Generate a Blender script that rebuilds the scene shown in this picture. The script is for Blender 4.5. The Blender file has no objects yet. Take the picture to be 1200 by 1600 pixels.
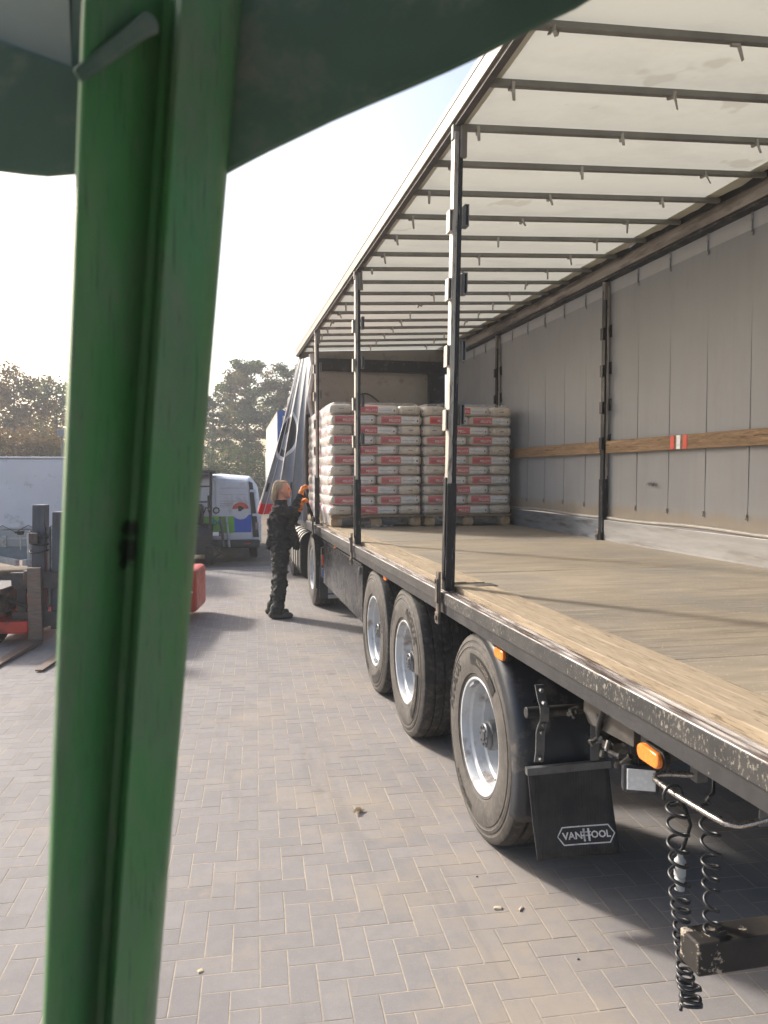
import bpy, bmesh, math, random
import numpy as np
from mathutils import Vector, Matrix, Euler
random.seed(7); np.random.seed(7)
R = math.radians
sc = bpy.context.scene
col = sc.collection

# ------------------------------------------------------------------ camera, sky, sun, exposure
CAM_H = 1.90
YAW, PITCH, FPX = R(12.19), R(2.858), 1202.0
cam_d = bpy.data.cameras.new('camera'); cam = bpy.data.objects.new('camera', cam_d); col.objects.link(cam)
cam.location = (0, 0, CAM_H)
cam.rotation_euler = (R(90) - PITCH, 0, -YAW)
cam_d.sensor_fit = 'HORIZONTAL'; cam_d.sensor_width = 36.0; cam_d.lens = 36.0 * FPX / 1200.0
cam_d.clip_start = 0.05; cam_d.clip_end = 2000
cam_d.dof.use_dof = True; cam_d.dof.focus_distance = 6.0; cam_d.dof.aperture_fstop = 10.5
sc.camera = cam

SUN_EL = R(31); SUN_DIR = Vector((-0.64 * math.cos(SUN_EL), 0.768 * math.cos(SUN_EL), math.sin(SUN_EL))).normalized()
w = bpy.data.worlds.new('World'); sc.world = w; w.use_nodes = True
wn = w.node_tree; wn.nodes.clear()
sky = wn.nodes.new('ShaderNodeTexSky'); sky.sky_type = 'NISHITA'; sky.sun_disc = False
sky.sun_elevation = SUN_EL; sky.sun_rotation = math.atan2(SUN_DIR.x, SUN_DIR.y)
sky.air_density = 1.0; sky.dust_density = 4.5; sky.ozone_density = 1.0
bg = wn.nodes.new('ShaderNodeBackground'); bg.inputs[1].default_value = 0.13
wo = wn.nodes.new('ShaderNodeOutputWorld')
wn.links.new(sky.outputs[0], bg.inputs[0]); wn.links.new(bg.outputs[0], wo.inputs[0])
sun_d = bpy.data.lights.new('sun', 'SUN'); sun_d.energy = 3.1; sun_d.angle = R(5.0); sun_d.color = (1.0, 0.94, 0.86)
sun = bpy.data.objects.new('sun', sun_d); col.objects.link(sun)
sun.rotation_euler = SUN_DIR.to_track_quat('Z', 'Y').to_euler(); sun.location = (-10, 12, 20)
sc.view_settings.view_transform = 'Standard'; sc.view_settings.look = 'None'
sc.view_settings.gamma = 1.0; sc.view_settings.exposure = 1.06
sc.render.engine = 'CYCLES'
sc.cycles.max_bounces = 8; sc.cycles.transparent_max_bounces = 12
sc.cycles.use_adaptive_sampling = True
sc.cycles.use_denoising = True

# ------------------------------------------------------------------ pixel -> ray helpers (photo is 1200 x 1600)
FW = Vector((math.sin(YAW) * math.cos(PITCH), math.cos(YAW) * math.cos(PITCH), -math.sin(PITCH)))
RT = Vector((math.cos(YAW), -math.sin(YAW), 0)); UP = RT.cross(FW)
CAMP = Vector((0, 0, CAM_H))
def ray(u, v): return RT * ((u - 600) / FPX) + UP * ((800 - v) / FPX) + FW
def on_z(u, v, z): r = ray(u, v); return CAMP + r * ((z - CAM_H) / r.z)
def on_x(u, v, x): r = ray(u, v); return CAMP + r * (x / r.x)
def on_y(u, v, y): r = ray(u, v); return CAMP + r * (y / r.y)
def at_d(u, v, d): return CAMP + ray(u, v) * d
def proj(p):
    q = Vector(p) - CAMP; z = q.dot(FW)
    return (600 + FPX * q.dot(RT) / z, 800 - FPX * q.dot(UP) / z, z)

# ------------------------------------------------------------------ mesh builder
class MB:
    def __init__(s): s.v = []; s.f = []; s.m = []
    def add(s, vs, fs, mi=0):
        o = len(s.v); s.v += [tuple(p) for p in vs]
        for f in fs: s.f.append(tuple(i + o for i in f)); s.m.append(mi)
        return s
    def box(s, x0, x1, y0, y1, z0, z1, mi=0):
        vs = [(x0,y0,z0),(x1,y0,z0),(x1,y1,z0),(x0,y1,z0),(x0,y0,z1),(x1,y0,z1),(x1,y1,z1),(x0,y1,z1)]
        return s.add(vs, [(0,3,2,1),(4,5,6,7),(0,1,5,4),(1,2,6,5),(2,3,7,6),(3,0,4,7)], mi)
    def hexa(s, pts, mi=0):
        return s.add(pts, [(0,3,2,1),(4,5,6,7),(0,1,5,4),(1,2,6,5),(2,3,7,6),(3,0,4,7)], mi)
    def obox(s, c, size, rot=None, mi=0):
        h = Vector(size) * 0.5; M = rot if rot is not None else Matrix.Identity(3); c = Vector(c)
        pts = [c + M @ Vector((sx*h.x, sy*h.y, sz*h.z)) for sz in (-1,1) for (sx,sy) in ((-1,-1),(1,-1),(1,1),(-1,1))]
        return s.hexa(pts, mi)
    def prism(s, poly, a, b, axis='y', mi=0):
        n = len(poly)
        def P(p, t):
            if axis == 'y': return (p[0], t, p[1])
            if axis == 'x': return (t, p[0], p[1])
            return (p[0], p[1], t)
        vs = [P(p, a) for p in poly] + [P(p, b) for p in poly]
        fs = [(i, (i+1) % n, n + (i+1) % n, n + i) for i in range(n)] + [tuple(range(n))[::-1], tuple(range(n, 2*n))]
        return s.add(vs, fs, mi)
    def tube(s, path, r, n=8, mi=0, caps=True, squash=None):
        path = [Vector(p) for p in path]; rs = r if isinstance(r, (list, tuple)) else [r] * len(path)
        vs = []; prev = None
        for i, p in enumerate(path):
            t = (path[min(i+1, len(path)-1)] - path[max(i-1, 0)])
            if t.length < 1e-9: t = Vector((0,0,1))
            t.normalize()
            if prev is None:
                a = Vector((0,0,1)) if abs(t.z) < 0.9 else Vector((1,0,0))
                u = a.cross(t).normalized()
            else:
                u = (prev - t * prev.dot(t))
                u = u.normalized() if u.length > 1e-6 else t.orthogonal().normalized()
            prev = u; wv = t.cross(u)
            for k in range(n):
                a = 2 * math.pi * k / n
                vs.append(p + (u * math.cos(a) + wv * math.sin(a)) * rs[i])
        fs = []
        for i in range(len(path) - 1):
            for k in range(n):
                k2 = (k + 1) % n
                fs.append((i*n+k, i*n+k2, (i+1)*n+k2, (i+1)*n+k))
        if caps: fs += [tuple(range(n))[::-1], tuple(range((len(path)-1)*n, len(path)*n))]
        return s.add(vs, fs, mi)
    def cyl(s, p0, p1, r, r1=None, n=16, mi=0): return s.tube([p0, p1], [r, r if r1 is None else r1], n, mi)
    def lathe(s, prof, c=(0,0,0), axis='x', n=48, mi=0, closed=False):
        vs = []; c = Vector(c); m = len(prof)
        for k in range(n):
            a = 2 * math.pi * k / n; ca, sa = math.cos(a), math.sin(a)
            for (r, t) in prof:
                if axis == 'x': vs.append(c + Vector((t, r*ca, r*sa)))
                elif axis == 'y': vs.append(c + Vector((r*ca, t, r*sa)))
                else: vs.append(c + Vector((r*ca, r*sa, t)))
        fs = []
        for k in range(n):
            k2 = (k + 1) % n
            for i in range(m - 1 + (1 if closed else 0)):
                j = (i + 1) % m
                fs.append((k*m+i, k*m+j, k2*m+j, k2*m+i))
        return s.add(vs, fs, mi)
    def grid(s, fn, nu, nv, mi=0):
        vs = [fn(i / nu, j / nv) for j in range(nv + 1) for i in range(nu + 1)]
        fs = [(j*(nu+1)+i, j*(nu+1)+i+1, (j+1)*(nu+1)+i+1, (j+1)*(nu+1)+i) for j in range(nv) for i in range(nu)]
        return s.add(vs, fs, mi)
    def ell(s, c, r, n=12, m=8, rot=None, mi=0):
        c = Vector(c); vs = []; M = rot if rot is not None else Matrix.Identity(3)
        for j in range(m + 1):
            th = math.pi * j / m
            for k in range(n):
                a = 2*math.pi*k/n
                vs.append(c + M @ Vector((r[0]*math.sin(th)*math.cos(a), r[1]*math.sin(th)*math.sin(a), r[2]*math.cos(th))))
        fs = [(j*n+k, (j+1)*n+k, (j+1)*n+(k+1) % n, j*n+(k+1) % n) for j in range(m) for k in range(n)]
        return s.add(vs, fs, mi)
    def mesh(s, name, mats, smooth=None):
        me = bpy.data.meshes.new(name); me.from_pydata(s.v, [], s.f)
        if not isinstance(mats, (list, tuple)): mats = [mats]
        for m in mats: me.materials.append(m)
        if len(mats) > 1: me.polygons.foreach_set('material_index', s.m)
        if smooth is not None:
            me.polygons.foreach_set('use_smooth', [True] * len(me.polygons)); me.set_sharp_from_angle(angle=R(smooth))
        me.validate(clean_customdata=False); me.update()
        return me
    def build(s, name, mats, parent=None, smooth=None, bevel=0, local=False, recalc=True):
        """verts are world coordinates unless local; the parent's location is taken off"""
        if parent is not None and not local:
            o = world_loc(parent)
            s.v = [(p[0]-o[0], p[1]-o[1], p[2]-o[2]) for p in s.v]
        me = s.mesh(name, mats, None)
        if recalc:
            bm = bmesh.new(); bm.from_mesh(me); bmesh.ops.recalc_face_normals(bm, faces=bm.faces); bm.to_mesh(me); bm.free()
        if smooth is not None:
            me.polygons.foreach_set('use_smooth', [True] * len(me.polygons)); me.set_sharp_from_angle(angle=R(smooth))
        ob = bpy.data.objects.new(name, me); col.objects.link(ob)
        if parent is not None: ob.parent = parent
        if bevel:
            b = ob.modifiers.new('bevel', 'BEVEL'); b.width = bevel; b.segments = 2; b.limit_method = 'ANGLE'; b.angle_limit = R(40)
        return ob
def world_loc(o):
    l = Vector(o.location)
    while o.parent: o = o.parent; l += Vector(o.location)
    return l
def tag(o, label=None, cat=None, group=None, kind=None):
    if label: o['label'] = label
    if cat: o['category'] = cat
    if group: o['group'] = group
    if kind: o['kind'] = kind
    return o
def thing(name, label, cat, loc=(0,0,0), rz=0, group=None):
    o = bpy.data.objects.new(name, None); o.empty_display_size = 0.2; col.objects.link(o)
    o.location = loc; o.rotation_euler = (0, 0, rz)
    return tag(o, label, cat, group)
def inst(name, me, parent=None, loc=(0,0,0), rot=(0,0,0), scale=(1,1,1)):
    o = bpy.data.objects.new(name, me); col.objects.link(o); o.parent = parent
    o.location = loc; o.rotation_euler = rot; o.scale = scale
    return o
def copy_tree(o, parent=None):
    c = o.copy(); col.objects.link(c); c.parent = parent
    for ch in list(o.children): copy_tree(ch, c)
    return c
def rotz(a): return Matrix.Rotation(a, 3, 'Z')

# ------------------------------------------------------------------ materials
class NT:
    def __init__(s, name):
        s.m = bpy.data.materials.new(name); s.m.use_nodes = True; s.t = s.m.node_tree; s.t.nodes.clear()
        s.out = s.n('ShaderNodeOutputMaterial'); s.p = s.n('ShaderNodeBsdfPrincipled'); s.l(s.p.outputs[0], s.out.inputs[0])
        s.tc = s.n('ShaderNodeTexCoord')
    def n(s, t): return s.t.nodes.new(t)
    def l(s, a, b): s.t.links.new(a, b)
    def put(s, inp, v):
        if v is None: return
        if hasattr(v, 'is_output'): s.l(v, inp)
        else: inp.default_value = v
    def mapping(s, scale=(1,1,1), loc=(0,0,0), rot=(0,0,0), src=None):
        m = s.n('ShaderNodeMapping'); m.inputs['Scale'].default_value = scale; m.inputs['Location'].default_value = loc; m.inputs['Rotation'].default_value = rot
        s.l(src or s.tc.outputs['Object'], m.inputs[0]); return m.outputs[0]
    def noise(s, scale, detail=5, rough=0.6, vec=None, dist=0):
        n = s.n('ShaderNodeTexNoise'); n.inputs['Scale'].default_value = scale; n.inputs['Detail'].default_value = detail
        n.inputs['Roughness'].default_value = rough; n.inputs['Distortion'].default_value = dist
        s.l(vec or s.tc.outputs['Object'], n.inputs['Vector']); return n.outputs[0]
    def ramp(s, fac, a, b, v0=0.0, v1=1.0):
        r = s.n('ShaderNodeMapRange'); r.inputs[1].default_value = a; r.inputs[2].default_value = b; r.inputs[3].default_value = v0; r.inputs[4].default_value = v1
        s.l(fac, r.inputs[0]); return r.outputs[0]
    def mix(s, fac, a, b, mode='MIX'):
        m = s.n('ShaderNodeMix'); m.data_type = 'RGBA'; m.blend_type = mode
        s.put(m.inputs[0], fac)
        for i, c in ((6, a), (7, b)):
            if isinstance(c, tuple) and len(c) == 3: c = (*c, 1)
            s.put(m.inputs[i], c)
        return m.outputs[2]
    def math(s, op, a, b=None, c=None):
        m = s.n('ShaderNodeMath'); m.operation = op
        for i, x in enumerate((a, b, c)):
            if x is not None: s.put(m.inputs[i], x)
        return m.outputs[0]
    def sep(s, v=None):
        x = s.n('ShaderNodeSeparateXYZ'); s.l(v or s.tc.outputs['Object'], x.inputs[0]); return x.outputs
    def rng(s, x, a, b):       # 1 inside [a, b]
        return s.math('MULTIPLY', s.math('GREATER_THAN', x, a), s.math('LESS_THAN', x, b))
    def bump(s, h, strength=0.3, dist=0.01, nrm=None):
        b = s.n('ShaderNodeBump'); b.inputs['Strength'].default_value = strength; b.inputs['Distance'].default_value = dist
        s.l(h, b.inputs['Height'])
        if nrm: s.l(nrm, b.inputs['Normal'])
        s.l(b.outputs[0], s.p.inputs['Normal']); return b.outputs[0]
    def objrand(s): return s.n('ShaderNodeObjectInfo').outputs['Random']
    def fin(s, color=None, rough=None, metal=None, spec=None, alpha=None):
        for k, v in (('Base Color', color), ('Roughness', rough), ('Metallic', metal), ('Specular IOR Level', spec), ('Alpha', alpha)):
            if v is None: continue
            if isinstance(v, tuple) and len(v) == 3: v = (*v, 1)
            s.put(s.p.inputs[k], v)
        return s.m
def sc3(c, k): return tuple(min(1, max(0, x * k)) for x in c)
MATS = {}
def mat(name, c, rough=0.6, metal=0.0, var=0.18, scale=6, stretch=(1,1,1), bump=0.15, bscale=60, dirt=None, damt=0.5, dscale=4, spec=0.4, rnd=0.0, rvar=0.12, transl=0.0, emit=None):
    if name in MATS: return MATS[name]
    t = NT(name); vec = t.mapping(stretch)
    n1 = t.noise(scale, 6, 0.6, vec)
    c1 = t.mix(t.ramp(n1, 0.3, 0.7), sc3(c, 1 - var), sc3(c, 1 + var))
    if rnd: c1 = t.mix(1.0, c1, t.mix(t.objrand(), (1-rnd,)*3, (1+rnd*0.6,)*3), 'MULTIPLY')
    if dirt:
        n2 = t.noise(dscale, 8, 0.68, vec)
        c1 = t.mix(t.ramp(n2, 0.64 - 0.3*damt, 0.77 - 0.3*damt), c1, dirt)
    r1 = t.ramp(t.noise(scale*2.3, 4, 0.6, vec), 0.25, 0.75, max(0.02, rough - rvar), min(1, rough + rvar))
    t.fin(c1, r1, metal, spec)
    if bump: t.bump(t.noise(bscale, 4, 0.6, vec), bump, 0.004)
    if transl:
        tr = t.n('ShaderNodeBsdfTranslucent'); t.l(c1, tr.inputs[0])
        mx = t.n('ShaderNodeMixShader'); mx.inputs[0].default_value = transl
        t.l(t.p.outputs[0], mx.inputs[1]); t.l(tr.outputs[0], mx.inputs[2]); t.l(mx.outputs[0], t.out.inputs[0])
    MATS[name] = t.m
    return t.m
def brushed_wood(name, c, dark, along='y', sc=1.0, worn=None):
    t = NT(name); st = {'y': (14*sc, 1.0*sc, 14*sc), 'x': (1.0*sc, 14*sc, 14*sc), 'z': (14*sc, 14*sc, 1.0*sc)}[along]
    off = t.n('ShaderNodeVectorMath'); off.operation = 'ADD'; t.l(t.tc.outputs['Object'], off.inputs[0])
    cmb = t.n('ShaderNodeCombineXYZ'); r10 = t.math('MULTIPLY', t.objrand(), 37.0)
    for i in range(3): t.l(r10, cmb.inputs[i])
    t.l(cmb.outputs[0], off.inputs[1])
    vec = t.mapping(st, src=off.outputs[0])
    g = t.noise(2.2, 7, 0.65, vec, 0.4)
    c1 = t.mix(t.ramp(g, 0.3, 0.72), dark, c)
    n2 = t.noise(1.7, 5, 0.6, off.outputs[0])
    c1 = t.mix(t.ramp(n2, 0.45, 0.7, 0, 0.55), c1, worn or sc3(c, 0.62))
    n3 = t.noise(9, 6, 0.7, vec); c1 = t.mix(t.ramp(n3, 0.52, 0.64, 0, 0.7), c1, sc3(dark, 0.6))
    n4 = t.noise(3.1, 6, 0.75, t.mapping(tuple(q*0.45 for q in st), src=off.outputs[0]), 1.0); c1 = t.mix(t.ramp(n4, 0.55, 0.62, 0, 0.5), c1, sc3(c, 1.35)); n5 = t.noise(4.3, 5, 0.7, t.mapping(tuple(q*0.7 for q in st), (5,3,1), src=off.outputs[0]), 0.6); c1 = t.mix(t.ramp(n5, 0.60, 0.63, 0, 0.7), c1, sc3(dark, 0.35))
    c1 = t.mix(1.0, c1, t.mix(t.objrand(), (0.82,)*3, (1.1,)*3), 'MULTIPLY')
    t.fin(c1, 0.72, 0, 0.25); t.bump(g, 0.35, 0.004)
    return t.m
BLACK = mat('black_paint', (0.018,0.019,0.021), 0.45, 0, 0.3, 5, bump=0.1, dirt=(0.12,0.11,0.10), damt=0.25, dscale=9)
CHASSIS = mat('chassis_black', (0.022,0.021,0.021), 0.6, 0, 0.35, 5, dirt=(0.10,0.085,0.07), damt=0.5, dscale=5)
PLASTIC = mat('black_plastic', (0.032,0.035,0.042), 0.36, 0, 0.25, 4, bump=0.05, dirt=(0.14,0.125,0.11), damt=0.3, dscale=5, spec=0.5)
RUBBER = mat('rubber', (0.02,0.02,0.021), 0.75, 0, 0.3, 12)
ALU = mat('aluminium', (0.50,0.49,0.48), 0.42, 0.75, 0.25, 3, (1,8,8), bump=0.2, dirt=(0.12,0.11,0.10), damt=0.45, dscale=6)
GALV = mat('galvanised', (0.42,0.44,0.46), 0.45, 0.7, 0.2, 14, bump=0.1, dirt=(0.2,0.19,0.17), damt=0.3)
STEEL = mat('grey_steel', (0.16,0.165,0.17), 0.5, 0.5, 0.25, 8, dirt=(0.09,0.075,0.06), damt=0.4)
WHITE = mat('white_paint', (0.78,0.79,0.80), 0.35, 0, 0.05, 3, bump=0.02, dirt=(0.5,0.48,0.44), damt=0.25, dscale=3)


# ================================================================== SETTING: ground and paving
def world_pos(t): return t.n('ShaderNodeNewGeometry').outputs['Position']
def ground_mat():
    t = NT('yard_earth'); p = world_pos(t)
    c = t.mix(t.ramp(t.noise(0.5, 6, 0.6, p), 0.3, 0.7), (0.15,0.12,0.095), (0.23,0.19,0.155))
    c = t.mix(t.ramp(t.noise(7, 6, 0.7, p), 0.45, 0.75), c, (0.10,0.085,0.07))
    t.fin(c, 0.9, 0, 0.2); t.bump(t.noise(25, 6, 0.7, p), 0.6, 0.03); return t.m
def paver_mat():
    t = NT('paver_concrete'); p = world_pos(t); g = t.n('ShaderNodeNewGeometry')
    isl = t.math('FRACT', t.math('ADD', g.outputs['Random Per Island'], t.objrand()))
    c = t.mix(isl, (0.215,0.203,0.200), (0.252,0.237,0.231))
    c = t.mix(t.ramp(t.noise(0.9, 5, 0.6, p), 0.35, 0.7, 0, 0.45), c, (0.262,0.238,0.23))
    c = t.mix(t.ramp(t.noise(14, 8, 0.7, p), 0.4, 0.72, 0, 0.35), c, (0.155,0.149,0.155))
    c = t.mix(t.ramp(t.noise(170, 3, 0.6, p), 0.58, 0.68, 0, 0.5), c, (0.34,0.32,0.30))
    # sand tracked in beside the tyres, with ragged edges
    xs = t.sep(p); off = t.math('ABSOLUTE', t.math('SUBTRACT', xs[0], 1.15))
    near = t.math('SUBTRACT', 1.0, t.math('MULTIPLY', off, 0.75))
    sand = t.math('ADD', t.noise(1.3, 8, 0.72, p), t.math('MULTIPLY', t.math('MAXIMUM', near, 0.0), 0.12))
    c = t.mix(t.ramp(sand, 0.55, 0.72, 0, 0.5), c, (0.33,0.275,0.21))
    sp = t.noise(4.5, 6, 0.75, p); c = t.mix(t.ramp(sp, 0.59, 0.70, 0, 0.45), c, (0.34,0.28,0.21))
    oil = t.noise(0.75, 4, 0.55, t.mapping((1.0,0.6,1), (3.1,0.4,0), src=p)); c = t.mix(t.ramp(oil, 0.56, 0.68, 0, 0.32), c, (0.15,0.145,0.15))
    trk = t.noise(1.1, 6, 0.7, t.mapping((3.2,0.28,1), (0,0,0), (0,0,0.06), src=p)); c = t.mix(t.ramp(trk, 0.53, 0.64, 0, 0.25), c, (0.135,0.128,0.13))
    dr = t.n('ShaderNodeTexVoronoi'); dr.inputs['Scale'].default_value = 1.3; t.l(p, dr.inputs[0]); dd_ = t.math('ADD', dr.outputs[0], t.math('MULTIPLY', t.noise(16, 4, 0.6, p), 0.12)); c = t.mix(t.ramp(dd_, 0.13, 0.09, 0, 0.4), c, (0.11,0.10,0.098))
    t.fin(c, 0.85, 0, 0.25)
    t.bump(t.noise(220, 5, 0.7, p), 0.35, 0.003); return t.m
def sand_mat():
    t = NT('joint_sand'); p = world_pos(t)
    c = t.mix(t.ramp(t.noise(30, 5, 0.6, p), 0.3, 0.7), (0.32,0.275,0.215), (0.44,0.375,0.295))
    c = t.mix(t.ramp(t.noise(1.1, 5, 0.6, p), 0.46, 0.66, 0, 0.6), c, (0.17,0.155,0.14))
    t.fin(c, 0.95, 0, 0.15); t.bump(t.noise(300, 4, 0.6, p), 0.4, 0.003); return t.m
def far_paving_mat():
    t = NT('far_paving'); p = world_pos(t)
    b = t.n('ShaderNodeTexBrick'); b.inputs['Scale'].default_value = 1.0; b.inputs['Mortar Size'].default_value = 0.004
    b.inputs['Brick Width'].default_value = 0.214; b.inputs['Row Height'].default_value = 0.107
    b.inputs['Color1'].default_value = (0.17,0.163,0.168,1); b.inputs['Color2'].default_value = (0.22,0.208,0.21,1); b.inputs['Mortar'].default_value = (0.33,0.27,0.20,1)
    t.l(t.mapping((1,1,1), src=p), b.inputs['Vector'])
    c = t.mix(t.ramp(t.noise(0.7, 6, 0.65, p), 0.35, 0.7, 0, 0.6), b.outputs[0], (0.27,0.225,0.195))
    t.fin(c, 0.88, 0, 0.25); return t.m
g = MB().grid(lambda a, b: ((a-.5)*200, -95 + b*200, -0.022), 8, 8).build('ground', ground_mat()); tag(g, 'brown packed earth ground around the paved yard', 'ground', kind='structure')
FARY = 15.4
far = MB().add([(-16,FARY,-0.004),(14,FARY,-0.004),(14,16.1,-0.004),(-16,15.7,-0.004)], [(0,1,2,3)]).build('far_paving', far_paving_mat())
tag(far, 'grey block paving at the far edge of the yard', 'paving', kind='structure')
pav = MB().add([(-16,-8,-0.0009),(14,-8,-0.0009),(14,FARY,-0.0009),(-16,FARY,-0.0009)], [(0,1,2,3)]).build('paving', sand_mat())
tag(pav, 'grey concrete block paving laid in herringbone with sandy joints', 'paving', kind='structure')
PAVER = paver_mat()
U = 0.1074; GA = -R(2.74); gc, gs = math.cos(GA), math.sin(GA)
def paver_geo(L, W, h=0.0006, be=0.0015):
    a, b = L/2, W/2
    vs = [(-a,-b,-0.05),(a,-b,-0.05),(a,b,-0.05),(-a,b,-0.05),
          (-a,-b,-h),(a,-b,-h),(a,b,-h),(-a,b,-h),
          (-a+be,-b+be,0),(a-be,-b+be,0),(a-be,b-be,0),(-a+be,b-be,0)]
    fs = [(0,1,5,4),(1,2,6,5),(2,3,7,6),(3,0,4,7),(4,5,9,8),(5,6,10,9),(6,7,11,10),(7,4,8,11),(8,9,10,11)]
    return vs, fs
pv, pf = paver_geo(2*U - 0.0048, U - 0.0048)
cells = []
for i in range(-110, 100):
    for j in range(-30, 152):
        k = (i + j) % 4
        if k == 0: cx, cy, r = i + 1.0, j + 0.5, 0.0
        elif k == 2: cx, cy, r = i + 0.5, j + 1.0, math.pi/2
        else: continue
        x, y = cx*U, cy*U
        X, Y = x*gc - y*gs, x*gs + y*gc
        if Y > FARY - 0.1 or Y < 0.4: continue
        u, v, z = proj((X, Y, 0))
        if z < 0.4 or u < -420 or u > 1700 or v > 2350: continue
        cells.append((X, Y, r + GA, u, v, z))
def seen_paver(c):
    X, Y, r, u, v, z = c
    if not (8 < u < 1192 and 700 < v < 1592): return False
    if u < 300 - (v-900)*0.07: return u < 60                # behind the green post
    if u > 690 and v < 1330 - 0: return False
    if u > 780 and v < 1300 + (u-780)*0.35: return u > 960 and v > 1290
    return True
vis = sorted([c for c in cells if seen_paver(c)], key=lambda c: c[5])
pick = set(id(c) for c in vis[:300])
pme = MB().add(pv, pf).mesh('paver', PAVER)
for c in cells:
    if id(c) in pick:
        inst('paver', pme, pav, (c[0], c[1], random.uniform(-0.0003, 0.0005)), (random.gauss(0, 0.0016), random.gauss(0, 0.0016), c[2] + random.gauss(0, 0.004)))
PV = np.array(pv); n_ = len(pv); allv = []; allf = []
k = 0
for c in cells:
    if id(c) in pick: continue
    a = c[2] + random.gauss(0, 0.004); ca, sa = math.cos(a), math.sin(a)
    P = PV.copy(); P[:, 2] += PV[:, 0]*random.gauss(0, .0016) + PV[:, 1]*random.gauss(0, .0016) + random.uniform(-.0003, .0005)
    x = P[:, 0]*ca - P[:, 1]*sa + c[0]; y = P[:, 0]*sa + P[:, 1]*ca + c[1]
    allv += list(zip(x.tolist(), y.tolist(), P[:, 2].tolist())); allf += [tuple(q + k for q in f) for f in pf]; k += n_
field = MB().add(allv, allf).build('paver_field', PAVER, pav, recalc=False); tag(field, kind='stuff')

# ================================================================== CURTAIN-SIDED TRAILER
ZD = 1.24                      # top of the load floor
YR, YF = 1.30, 12.50           # rear end and front wall
XL, XR = 1.25, 3.82
tr = thing('curtain_trailer', 'long black flatbed trailer with white tarpaulin roof and open curtain side', 'trailer', ((XL+XR)/2, 6.0, 0))
# ---- materials
def speckle_mat():
    t = NT('chipped_black_rail'); p = t.tc.outputs['Object']
    base = t.mix(t.ramp(t.noise(5, 6, 0.6), 0.35, 0.7), (0.022,0.022,0.024), (0.055,0.052,0.05))
    n1 = t.noise(105, 5, 0.7, t.mapping((1,0.9,0.45))); big = t.noise(1.6, 4, 0.6, t.mapping((1,1,0.3)))
    thr = t.math('ADD', n1, t.math('MULTIPLY', t.math('SUBTRACT', big, 0.5), 0.42))
    c = t.mix(t.ramp(thr, 0.585, 0.63, 0, 0.62), base, (0.34,0.31,0.25))
    rust = t.noise(6, 5, 0.7); c = t.mix(t.ramp(rust, 0.64, 0.72, 0, 0.8), c, (0.16,0.085,0.04))
    t.fin(c, 0.6, 0, 0.4); t.bump(thr, 0.25, 0.002); return t.m
def floor_mat():
    t = NT('worn_plywood'); p = t.mapping((1,1,1))
    g1 = t.noise(2.0, 7, 0.62, t.mapping((1.2,7,1)))
    c = t.mix(t.ramp(g1, 0.3, 0.7), (0.180,0.150,0.112), (0.285,0.238,0.175))
    c = t.mix(t.ramp(t.noise(0.9, 5, 0.6), 0.42, 0.62, 0, 0.8), c, (0.178,0.163,0.14))
    sc_ = t.noise(1.5, 6, 0.7, t.mapping((0.35,13,1), rot=(0,0,0.02)))
    c = t.mix(t.ramp(sc_, 0.585, 0.64, 0, 0.5), c, (0.085,0.07,0.055))
    sc2 = t.noise(5, 6, 0.7, t.mapping((0.6,9,1), rot=(0,0,-0.25)))
    c = t.mix(t.ramp(sc2, 0.57, 0.62, 0, 0.5), c, (0.36,0.30,0.215))
    c = t.mix(t.ramp(t.noise(90, 3, 0.5), 0.66, 0.7, 0, 0.6), c, (0.5,0.42,0.3))
    c = t.mix(1.0, c, t.mix(t.objrand(), (0.88,)*3, (1.08,)*3), 'MULTIPLY')
    t.fin(c, t.ramp(g1, 0.3, 0.7, 0.55, 0.8), 0, 0.3); t.bump(sc_, 0.25, 0.003); return t.m
FLOORM = floor_mat(); SPECK = speckle_mat()
PLANK = brushed_wood('edge_plank_wood', (0.375,0.30,0.208), (0.24,0.187,0.128), 'y', 1.0, (0.33,0.27,0.195))
BATTEN = brushed_wood('batten_wood', (0.30,0.20,0.12), (0.15,0.095,0.055), 'y', 1.0)
TRACK = mat('track_aluminium', (0.36,0.335,0.32), 0.5, 0.55, 0.35, 9, (6,0.5,6), bump=0.2, dirt=(0.07,0.05,0.045), damt=0.6, dscale=5)
CREAM = mat('cream_rail', (0.185,0.17,0.152), 0.5, 0.1, 0.1, 3, (1,0.4,1), dirt=(0.12,0.11,0.10), damt=0.35)
TRIMW = mat('trim_offwhite', (0.27,0.26,0.25), 0.5)
GREYRAIL = mat('grey_purple_rail', (0.10,0.093,0.10), 0.5, 0.3, 0.15, 3)
RAILR = mat('brown_grey_rail', (0.30,0.265,0.24), 0.48, 0.45, 0.3, 2.5, (4,0.6,4), dirt=(0.12,0.10,0.09), damt=0.5, dscale=2)
POST_L = mat('post_worn', (0.42,0.39,0.35), 0.45, 0.5, 0.25, 4, (6,6,0.8), dirt=(0.06,0.055,0.055), damt=0.35, dscale=7)
POSTB = mat('post_black', (0.02,0.022,0.026), 0.4, 0.2, 0.3, 4, (5,5,0.8), dirt=(0.22,0.205,0.19), damt=0.22, dscale=10)
POSTG = mat('post_grey', (0.16,0.16,0.165), 0.45, 0.4, 0.3, 8)
BOWM = mat('bow_grey', (0.19,0.19,0.18), 0.5, 0.3, 0.2, 4)
CLIPM = mat('clip_grey', (0.34,0.33,0.31), 0.45, 0.5, 0.2, 8)
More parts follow.
